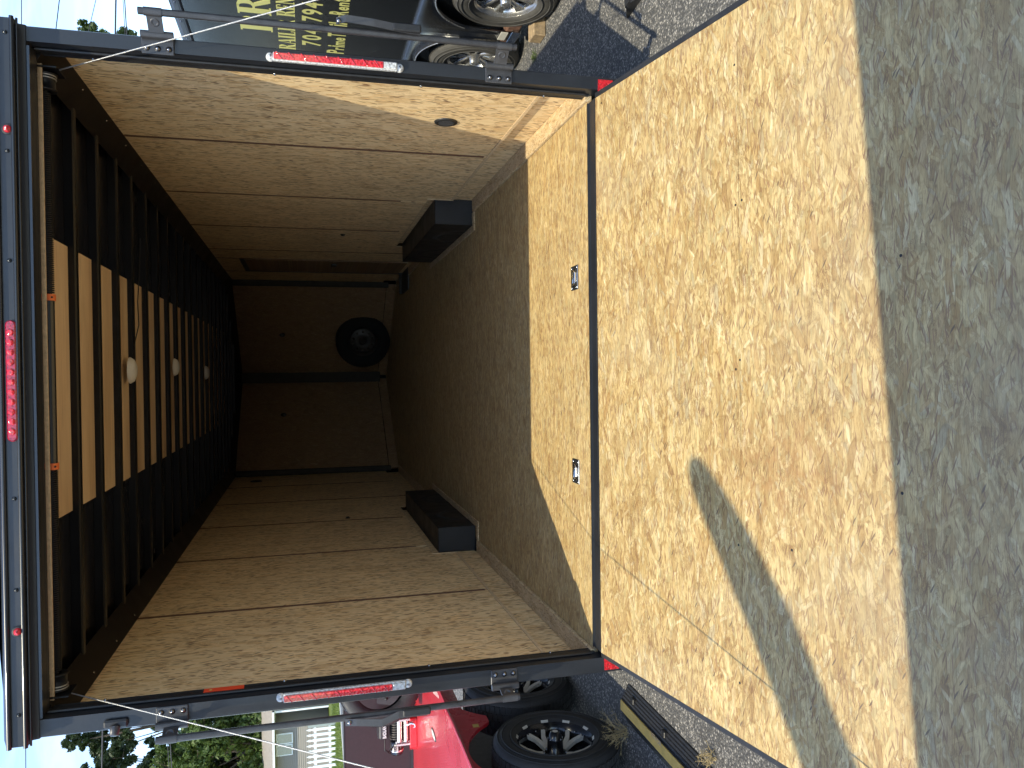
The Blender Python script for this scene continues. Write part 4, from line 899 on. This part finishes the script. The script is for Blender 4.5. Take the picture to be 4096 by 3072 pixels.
# ---------------------------------------------------------------- cable protectors on the asphalt
def protector(name, c, ang, length, label, lid='yel'):
    e = thing(name, c, label, 'cable ramp', 'cable protectors on the asphalt')
    ca, sa = math.cos(ang), math.sin(ang); c = Vector(c)
    tr = lambda v: c+Vector((v.x*ca-v.y*sa, v.x*sa+v.y*ca, v.z))
    # ribs run along; open slots cut in the edge bands
    prof = [(-.105,0),(-.105,.006)]
    for k in range(5): x0 = -.105+.0145*k; z0 = .008+.0070*k; prof += [(x0+.002,z0),(x0+.010,z0+.0045),(x0+.0125,z0+.0015)]
    prof += [(-.030,.045),(.030,.045)]
    for k in range(5)[::-1]: x0 = .105-.0145*k; z0 = .008+.0070*k; prof += [(x0-.0125,z0+.0015),(x0-.010,z0+.0045),(x0-.002,z0)]
    prof += [(.105,.006),(.105,0)]
    n = len(prof); vs_ = [(x, y, z) for y in (0, -length) for x, z in prof]
    obj('rubber_base', MB().add(vs_, [tuple(range(n))[::-1], tuple(range(n, 2*n))]+[(i,(i+1)%n,n+(i+1)%n,n+i) for i in range(n)]).xf(tr), M['black'], e)
    ld = obj('cable_lid', MB().box((-.027, -length+.004, .0452), (.027, -.004, .052), .002).xf(tr), M[lid], e)
    for k in range(int(length/.36)+1):
        obj('lid_slot', MB().box((.050, -.10-.36*k-.035, .02), (.080, -.10-.36*k, .0375), .003).xf(tr), M['seal'], e)
    return e, tr, ld
e, tr, ld = protector('cable_protector', (-1.735, 0.70, G), R(-1.5), 2.0, 'black ribbed cable ramp with a yellow lid beside the left ramp edge')
a = tr(Vector((-.014, -.52, .0522))); b = tr(Vector((-.014, -.40, .0522))); rt = (b-a).normalized()
text('VEVOR', tr(Vector((.013, -.38, .0522))), -rt, Vector((-rt.y, rt.x, 0))*-1, (0,0,1), .022, .12, M['kraft'], ld, 0.02, d=.0006)
protector('cable_protector', (1.845, 0.515, G), R(97), 1.6, 'all black ribbed end of another cable ramp on the asphalt right of the ramp', 'black')

# ---------------------------------------------------------------- weeds
def weed(c, n, h, mat, label, spread=.10, lean=(0,0)):
    mb = MB(); c = Vector(c)
    for i in range(n):
        a = rng.uniform(0, 6.28); r = rng.uniform(.2, 1)*spread; hh = h*rng.uniform(.35, 1)
        p0 = c+Vector((rng.normal(0,.015), rng.normal(0,.015), 0)); p1 = p0+Vector((math.cos(a)*r*.4+lean[0]*.3, math.sin(a)*r*.4+lean[1]*.3, hh*.6)); p2 = p0+Vector((math.cos(a)*r+lean[0], math.sin(a)*r+lean[1], hh))
        mb.tube([p0, p1, p2], [.0014,.0011,.0005], 4, False)
        for k in range(7):
            t_ = rng.uniform(.35, 1); q_ = p0.lerp(p1, min(1, t_*1.6)) if t_ < .6 else p1.lerp(p2, (t_-.6)/.4)
            d = Vector(rng.normal(0, 1, 3)); d.z = abs(d.z); d = d.normalized()*rng.uniform(.012, .03); mb.tube([q_, q_+d], [.0010,.0005], 3, False)
    return tag(obj('weed', mb, mat, loc=c), label, 'weed')
weed((-1.90, .74, G), 34, .15, M['straw'], 'dry straw coloured weed growing at the near wheel of the red trailer', .14, (.03,-.03))
weed((-1.60, -.20, G), 16, .07, M['straw'], 'small dry weed beside the ramp at the near end of the yellow lidded cable ramp', .09)
weed((2.28, 2.26, G), 18, .035, M['green'], 'small green sprout in the asphalt between the two black trailers', .06)

# ---------------------------------------------------------------- background: fence, house, cars, trees, wires
FZ = 0.17
Fc = thing('picket_fence', (-16, 30.05, FZ), 'white picket fence along the lawn in front of the taupe house', 'fence')
for zr_ in (0.43, 1.02): obj('rail', MB().box((-19.6, 30.05, zr_-.05), (-14.42, 30.09, zr_+.05)), M['paint'], Fc)
pk = None; i = 0; x = -14.52
while x > -19.5:
    if pk is None:
        w2 = .055; z1 = 1.20
        out = [(x-w2, FZ), (x+w2, FZ), (x+w2, z1-.10), (x+w2*.55, z1-.07), (x+w2*.62, z1-.03), (x+w2*.9, z1+.03), (x+w2*.6, z1+.09), (x, z1+.17), (x-w2*.6, z1+.09), (x-w2*.9, z1+.03), (x-w2*.62, z1-.03), (x-w2*.55, z1-.07), (x-w2, z1-.10)]
        k = len(out); mb = MB().add([(p, 30.02, q) for p, q in out]+[(p, 30.045, q) for p, q in out], [tuple(range(k)), tuple(range(k, 2*k))[::-1]]+[(j, (j+1)%k, k+(j+1)%k, k+j) for j in range(k)])
        pk = obj('picket', mb, M['paint'], Fc, loc=(x, 30.03, FZ)); x0 = x
    else: share(pk, Fc, (x-x0, 0, 0))
    x -= 0.222
obj('post', MB().box((-14.41, 29.99, FZ), (-14.27, 30.13, 1.30), .01), M['grey'], Fc, label='grey end post of the picket fence')
F2 = thing('far_picket_fence', (-17.4, 44.5, .2), 'far run of white picket fence by the driveway', 'fence')
for k in range(14): obj('picket', MB().box((-18.3+.16*k-.045, 44.5+.35*k, .2), (-18.3+.16*k+.045, 44.53+.35*k, 1.05)), M['paint'], F2)
obj('rail', MB().add([(-18.4,44.6,.85),(-16.1,49.6,.85),(-16.1,49.6,.93),(-18.4,44.6,.93)], [(0,1,2,3)]), M['paint'], F2)

# taupe house
H = thing('taupe_house', (-22.5, 44, .2), 'taupe sided house with white framed windows and a tan shingle roof', 'house')
def hb(name, mb, mat, parent=None): return obj(name, mb, mat, parent or H)
hb('wall', MB().box((-27, 42.05, .2), (-19.42, 48, 3.2)), M['siding'])
lap = None
for k in range(26):
    z = .25+.115*k
    mb = MB().add([(-27, 42.05, z), (-19.44, 42.05, z), (-19.44, 41.995, z), (-27, 41.995, z), (-27, 42.045, z+.112), (-19.44, 42.045, z+.112)], [(3,2,5,4),(0,1,2,3)])
    if lap is None: lap = obj('siding_board', mb, M['siding'], H, loc=(-23, 42.03, z))
    else: share(lap, H, (0, 0, .115*k))
hb('corner_board', MB().box((-19.46, 42.0, .2), (-19.36, 42.06, 3.16)), M['paint'])
hb('roof', MB().add([(-27.3, 41.5, 3.19), (-18.3, 41.5, 3.19), (-18.3, 45.2, 3.98), (-27.3, 45.2, 3.98), (-18.3, 49, 3.19), (-27.3, 49, 3.19), (-27.3,41.5,3.10), (-18.3,41.5,3.10)], [(0,1,2,3),(3,2,4,5),(6,7,1,0)]), M['roof'])
hb('soffit', MB().add([(-27.3,41.5,3.10),(-18.3,41.5,3.10),(-18.3,49,3.10),(-27.3,49,3.10)], [(0,1,2,3)]), M['paint'])
hb('gutter', MB().box((-27.3, 41.40, 3.10), (-18.3, 41.50, 3.21), .01), M['paint'])
hb('carport_post', MB().box((-18.42, 41.6, .2), (-18.34, 41.7, 3.1)), M['paint'])
hb('carport_back', MB().box((-19.4, 48.8, .2), (-18.2, 48.9, 1.9)), M['siding'])
for (xa, xb, za, zb) in ((-20.34, -19.75, 2.15, 3.03), (-20.99, -20.38, 2.17, 3.05), (-23.5, -22.6, 2.0, 3.0)):
    f = hb('window', MB().box((xa, 41.95, za), (xb, 42.02, zb)), M['paint'])
    hb('pane', MB().box((xa+.06, 41.940, za+.06), (xb-.06, 41.949, zb-.06)), M['glass'], f)
# white gabled shed / porch to its right
Wh = thing('white_house', (-17.3, 43, .2), 'white clapboard house corner right of the taupe house, mostly hidden by the trailer jamb', 'house')
obj('wall', MB().box((-18.28, 42.4, .2), (-15.0, 47, 3.72)), M['paint'], Wh)
lap = None
for k in range(19):
    z = .35+.18*k; mb = MB().add([(-18.28, 42.40, z), (-15, 42.40, z), (-15, 42.36, z), (-18.28, 42.36, z), (-18.28, 42.398, z+.175), (-15, 42.398, z+.175)], [(3,2,5,4),(0,1,2,3)])
    if lap is None: lap = obj('siding_board', mb, M['paint'], Wh, loc=(-17, 42.38, z))
    else: share(lap, Wh, (0, 0, .18*k))
obj('roof', MB().add([(-18.55,42.2,3.66),(-16.6,42.2,4.6),(-14.7,42.2,3.66),(-18.55,47.2,3.66),(-16.6,47.2,4.6),(-14.7,47.2,3.66)], [(0,1,4,3),(1,2,5,4),(0,2,1),(3,4,5)]), M['paint'], Wh)
# driveway strip behind
obj('driveway', MB().add([(-24, 49.5, .215), (-12, 49.5, .215), (-12, 58, .22), (-24, 58, .22)], [(0,1,2,3)]), M['asphalt'], kind='structure')
def car(name, c, L, Wd, Hh, bodymat, label, pickup=False):
    e = thing(name, c, label, 'pickup' if pickup else 'car'); cx_, cy_, cz_ = c
    side = [(-L/2,.25),(-L/2,.75*Hh*.6+.2),(-L/2+.1,.55*Hh),(-L*.18,.60*Hh),(-L*.06,.97*Hh),(L*.18,Hh),(L*.36,.62*Hh),(L/2-.05,.58*Hh),(L/2,.45*Hh),(L/2,.25)]
    if pickup: side = [(-L/2,.3),(-L/2,.55*Hh),(-L*.25,.60*Hh),(-L*.16,.96*Hh),(L*.08,Hh),(L*.10,.62*Hh),(L/2,.60*Hh),(L/2,.3)]
    k = len(side); vs_ = [(cx_+p, cy_+s_*Wd/2*(1 if q < .65*Hh else .82), cz_+q) for s_ in (-1, 1) for p, q in side]
    b = obj('body', MB().add(vs_, [tuple(range(k)), tuple(range(k, 2*k))[::-1]]+[(j, (j+1)%k, k+(j+1)%k, k+j) for j in range(k)]), bodymat, e)
    obj('side_window', MB().box((cx_-L*.06, cy_-Wd/2*.87, cz_+.66*Hh), (cx_+L*.22, cy_-Wd/2*.84, cz_+.90*Hh)), M['glass'], e)
    for sx_ in (-.31, .31):
        for s_ in (-1, 1): obj('wheel', MB().lathe(tyre_prof(.33,.2,.22), (cx_+sx_*L, cy_+s_*(Wd/2-.1), cz_+.33), (0,s_,0), 24), M['tyre'], e)
    return e
car('parked_car', (-20.2, 47.3, .2), 2.9+1.5, 1.75, 1.45, M['blue'], 'light blue parked car seen between the carport and the white house')
car('parked_pickup', (-21.2, 52.5, .22), 5.2, 1.9, 1.85, M['carblk'], 'black pickup parked behind the light blue car', True)

# trees ------------------------------------------------------------------
def tree(name, c, H_, blobs, n, mat, label, size=.20, trunk=.22, holes=.0, sd=1):
    rg = np.random.default_rng(sd); c = Vector(c); e = thing(name, c, label, 'tree', None)
    tb = MB(); top = c+Vector((0, 0, H_*.62)); tb.tube([c+Vector((0,0,-.2)), c+Vector((.1,0,H_*.25)), c+Vector((-.08,.1,H_*.45)), top], [trunk*1.2, trunk, trunk*.75, trunk*.35], 10)
    obj('trunk', tb, M['bark'], e)
    lb_ = MB()
    for (bx, by, bz, br) in blobs:
        s0 = c+Vector((0, 0, max(H_*.22, bz*.55))); e0 = c+Vector((bx, by, bz)); mid = s0.lerp(e0, .5)+Vector((0,0,-.2)); lb_.tube([s0, mid, e0], [trunk*.42, trunk*.25, trunk*.08], 6, False)
        for k in range(5):
            d = Vector(rg.normal(0, 1, 3)).normalized()*br*.85; lb_.tube([e0, e0+d*.5, e0+d], [trunk*.1, trunk*.06, .01], 5, False)
    obj('limbs', lb_, M['bark'], e)
    n = int(n*1.5); w_ = np.array([b[3]**2.2 for b in blobs]); w_ /= w_.sum()
    P_ = []; Nn = []
    for b, k in zip(blobs, (w_*n).astype(int)):
        sub = max(6, int(18*b[3])); d = rg.normal(0, 1, (sub, 3)); d /= np.linalg.norm(d, axis=1)[:, None]
        ctr = np.array(b[:3])+d*b[3]*rg.uniform(.45, .98, (sub, 1))*np.array([1, 1, .85])
        r_s = b[3]*rg.uniform(.16, .40, sub); id_ = rg.integers(0, sub, k)
        q = rg.normal(0, 1, (k, 3)); q /= np.linalg.norm(q, axis=1)[:, None]; pos = ctr[id_]+q*(r_s[id_]*rg.uniform(.35, 1.08, k)**.6)[:, None]
        P_.append(pos); Nn.append(q)
    pos = np.concatenate(P_)+np.array(c); nr = np.concatenate(Nn); k = len(pos)
    nr = nr+rg.normal(0, .6, (k, 3)); nr /= np.linalg.norm(nr, axis=1)[:, None]
    a = np.cross(nr, rg.normal(0, 1, (k, 3))); a /= np.linalg.norm(a, axis=1)[:, None]; b_ = np.cross(nr, a)
    s_ = (size*rg.uniform(.5, 1.25, k))[:, None]
    V = np.stack([pos-a*s_, pos+b_*s_*.45, pos+a*s_, pos-b_*s_*.45], 1).reshape(-1, 3)-np.array(c)
    me = bpy.data.meshes.new('crown'); me.vertices.add(4*k); me.vertices.foreach_set('co', V.ravel()); me.loops.add(4*k); me.loops.foreach_set('vertex_index', np.arange(4*k)); me.polygons.add(k)
    me.polygons.foreach_set('loop_start', np.arange(k)*4); me.materials.append(mat); me.update(calc_edges=True); me.validate()
    o = link(bpy.data.objects.new('crown', me)); o.parent = e; return e
def blobset(rg, n, rx, ry, z0, z1, br):
    out = []
    for i in range(n):
        a = rg.uniform(0, 2*pi); t_ = rg.uniform(0, 1); z = z0+(z1-z0)*t_; k = math.sin(pi*(0.18+0.78*t_))**.7*rg.uniform(.3, 1)
        out.append((rx*k*math.cos(a), ry*k*math.sin(a), z, br*rg.uniform(.65, 1.15)*(1-.35*t_)))
    return out
B_ = lambda s, *a: blobset(np.random.default_rng(s), *a)
tree('tree', (-24.9, 50, .2), 15.5, B_(1, 20, 2.9, 2.6, 6.0, 14.6, 1.35), 16000, M['leafd'], 'tall dark leaved tree with a loose airy crown, at the left of the far trees', .17, sd=1)
tree('tree', (-24.3, 57, .2), 18.5, B_(2, 12, 2.2, 2.5, 11.0, 17.8, 1.2), 9000, M['leafd'], 'second dark tree behind the airy dark crown, its tip higher in the sky', .18, sd=2)
tree('tree', (-22.6, 47, .2), 10.6, B_(3, 24, 2.8, 2.6, 3.0, 9.6, 1.5), 19000, M['leafb'], 'bright yellow green tree standing behind the taupe house', .16, sd=3)
tree('tree', (-20.2, 51, .2), 10.5, B_(4, 24, 3.4, 3, 2.4, 9.6, 1.7), 17000, M['leafm'], 'mid green tree right of the bright yellow green one, half behind the left jamb', .17, sd=4)
tree('tree', (-26.5, 48, .2), 9.6, B_(5, 20, 3.0, 2.8, 2.8, 8.4, 1.6), 13000, M['leafm'], 'low mid green tree at the left edge below the airy dark tree', .17, sd=5)
tree('tree', (-24.6, 53.5, .2), 7.6, B_(6, 20, 4.0, 3, 1.6, 6.4, 1.7), 13000, M['leafd'], 'low dark bushy tree filling the gap above the house roof', .17, sd=6)
for i, (x, y, h_) in enumerate(((-8.2, 45, 20.2), (-3.6, 46, 21), (1.0, 45, 20.6), (5.2, 46.5, 20.8))):
    tree('tree', (x, y, .2), h_, B_(10+i, 18, 3.0, 2.6, h_-10, h_-1.4, 1.8), 9000, M['leafm' if i % 2 else 'leafb'], ['leftmost', 'second from the left', 'third from the left', 'rightmost'][i]+' of the four tall trees rising behind the trailer header', .2, sd=20+i)
tree('tree', (18.6, 45, 0), 13.5, [(0.1,0,12.0,.9),(.8,0,12.75,.45),(-.8,0,11.2,1.1),(0,.4,10.5,1.3)], 3500, M['leafm'], 'slender tree whose tip shows beyond the top of the right jamb', .16, sd=30)

# overhead wires with their poles
UP = []
for x in (-34, 34):
    e = thing('utility_pole', (x, 30, -.1), ('left' if x < 0 else 'right')+' wooden utility pole carrying the overhead wires, outside the opening', 'pole')
    obj('shaft', MB().tube([(x, 30, -.3), (x, 30, 17.6)], [.17, .11], 12), M['bark'], e); obj('crossarm', MB().box((x-.06, 29.4, 15.3), (x+.06, 30.6, 15.45)), M['bark'], e)
def wire(pts, r, label):
    xs_ = [p[0] for p in pts]; co = np.polyfit(xs_, [p[1] for p in pts], len(pts)-1); line = [(x, 30.0, float(np.polyval(co, x))) for x in np.linspace(-34, 34, 41)]
    return tag(obj('overhead_wire', MB().tube(line, r, 6), M['wire']), label, 'wire', 'overhead wires crossing the sky')
wire([(-14.0,11.59),(13.8,11.23)], .015, 'topmost thin overhead wire seen beyond both header corners')
wire([(-14.0,8.96),(13.9,8.02)], .030, 'thick dark overhead wire crossing in front of the airy dark tree')
wire([(-14.8,6.52),(13.9,7.66)], .020, 'lowest overhead wire crossing in front of the bright green tree')
wire([(-14.8,6.62),(13.9,7.72)], .012, 'thin overhead wire just above the lowest one')
wire([(-14.0,13.4),(13.85,10.01)], .018, 'overhead wire second from the top at the right')
wire([(-14.0,15.2),(13.9,8.83)], .012, 'thin slanting overhead wire third from the top at the right')

# ---------------------------------------------------------------- unseen blockers behind the camera, added to cast the ramp shadows
A_ = thing('ramp_shade_blocker', (-1.2, -3.9, G), 'unseen dark cloth panel on steel posts behind the camera, added to shade the lower ramp', 'shade blocker')
def ey(x): return -2.358+(x-0.262)*0.0897
def ez(x): return 1.814+(x-0.262)*0.015
xa, xb = -4.2, 1.9
obj('shade_panel', MB().add([(xa, ey(xa), ez(xa)), (xb, ey(xb), ez(xb)), (xb, -3.9, 2.10), (xa, -3.9, 2.10), (xa, ey(xa), ez(xa)-.02), (xb, ey(xb), ez(xb)-.02), (xb, -3.9, 2.08), (xa, -3.9, 2.08)], [(0,1,2,3),(7,6,5,4),(0,4,5,1),(1,5,6,2),(2,6,7,3),(3,7,4,0)]), M['caster'], A_)
for x, y in ((xa+.05, ey(xa)-.1), (xb-.05, ey(xb)-.1), (xa+.05, -3.87), (xb-.05, -3.87)):
    obj('post', MB().tube([(x, y, G), (x, y, 1.80 if y > -3 else 2.0)], .02, 12), M['galv'], A_)
Ws = thing('finger_shadow_caster', (-3.51, -3.61, G), 'unseen dark tapered tube on a tall pole, added to cast the finger shaped shadow on the ramp', 'shadow caster')
obj('sock', MB().tube([(-1.492,-2.298,3.209), (-1.507,-2.306,3.208), (-1.537,-2.325,3.205), (-1.58,-2.355,3.199), (-1.64,-2.41,3.190), (-1.759,-2.509,3.173), (-1.968,-2.67,3.145), (-2.313,-2.897,3.107), (-3.36,-3.52,2.98)], [.010,.036,.054,.066,.078,.092,.104,.112,.16], 20), M['caster'], Ws)  # added tube, tapered and placed only for the shape of its shadow
obj('caster_ring', MB().lathe([(.155,0),(.172,0),(.172,.02),(.155,.02)], (-3.36,-3.52,2.98), (-.86,-.50,-.10), 24), M['galv'], Ws)
obj('pole', MB().tube([(-3.51,-3.61,G), (-3.51,-3.61,3.13)], .025, 12), M['galv'], Ws)
obj('caster_arm', MB().tube([(-3.51,-3.61,2.98), (-3.36,-3.52,2.98)], .010, 8), M['galv'], Ws)
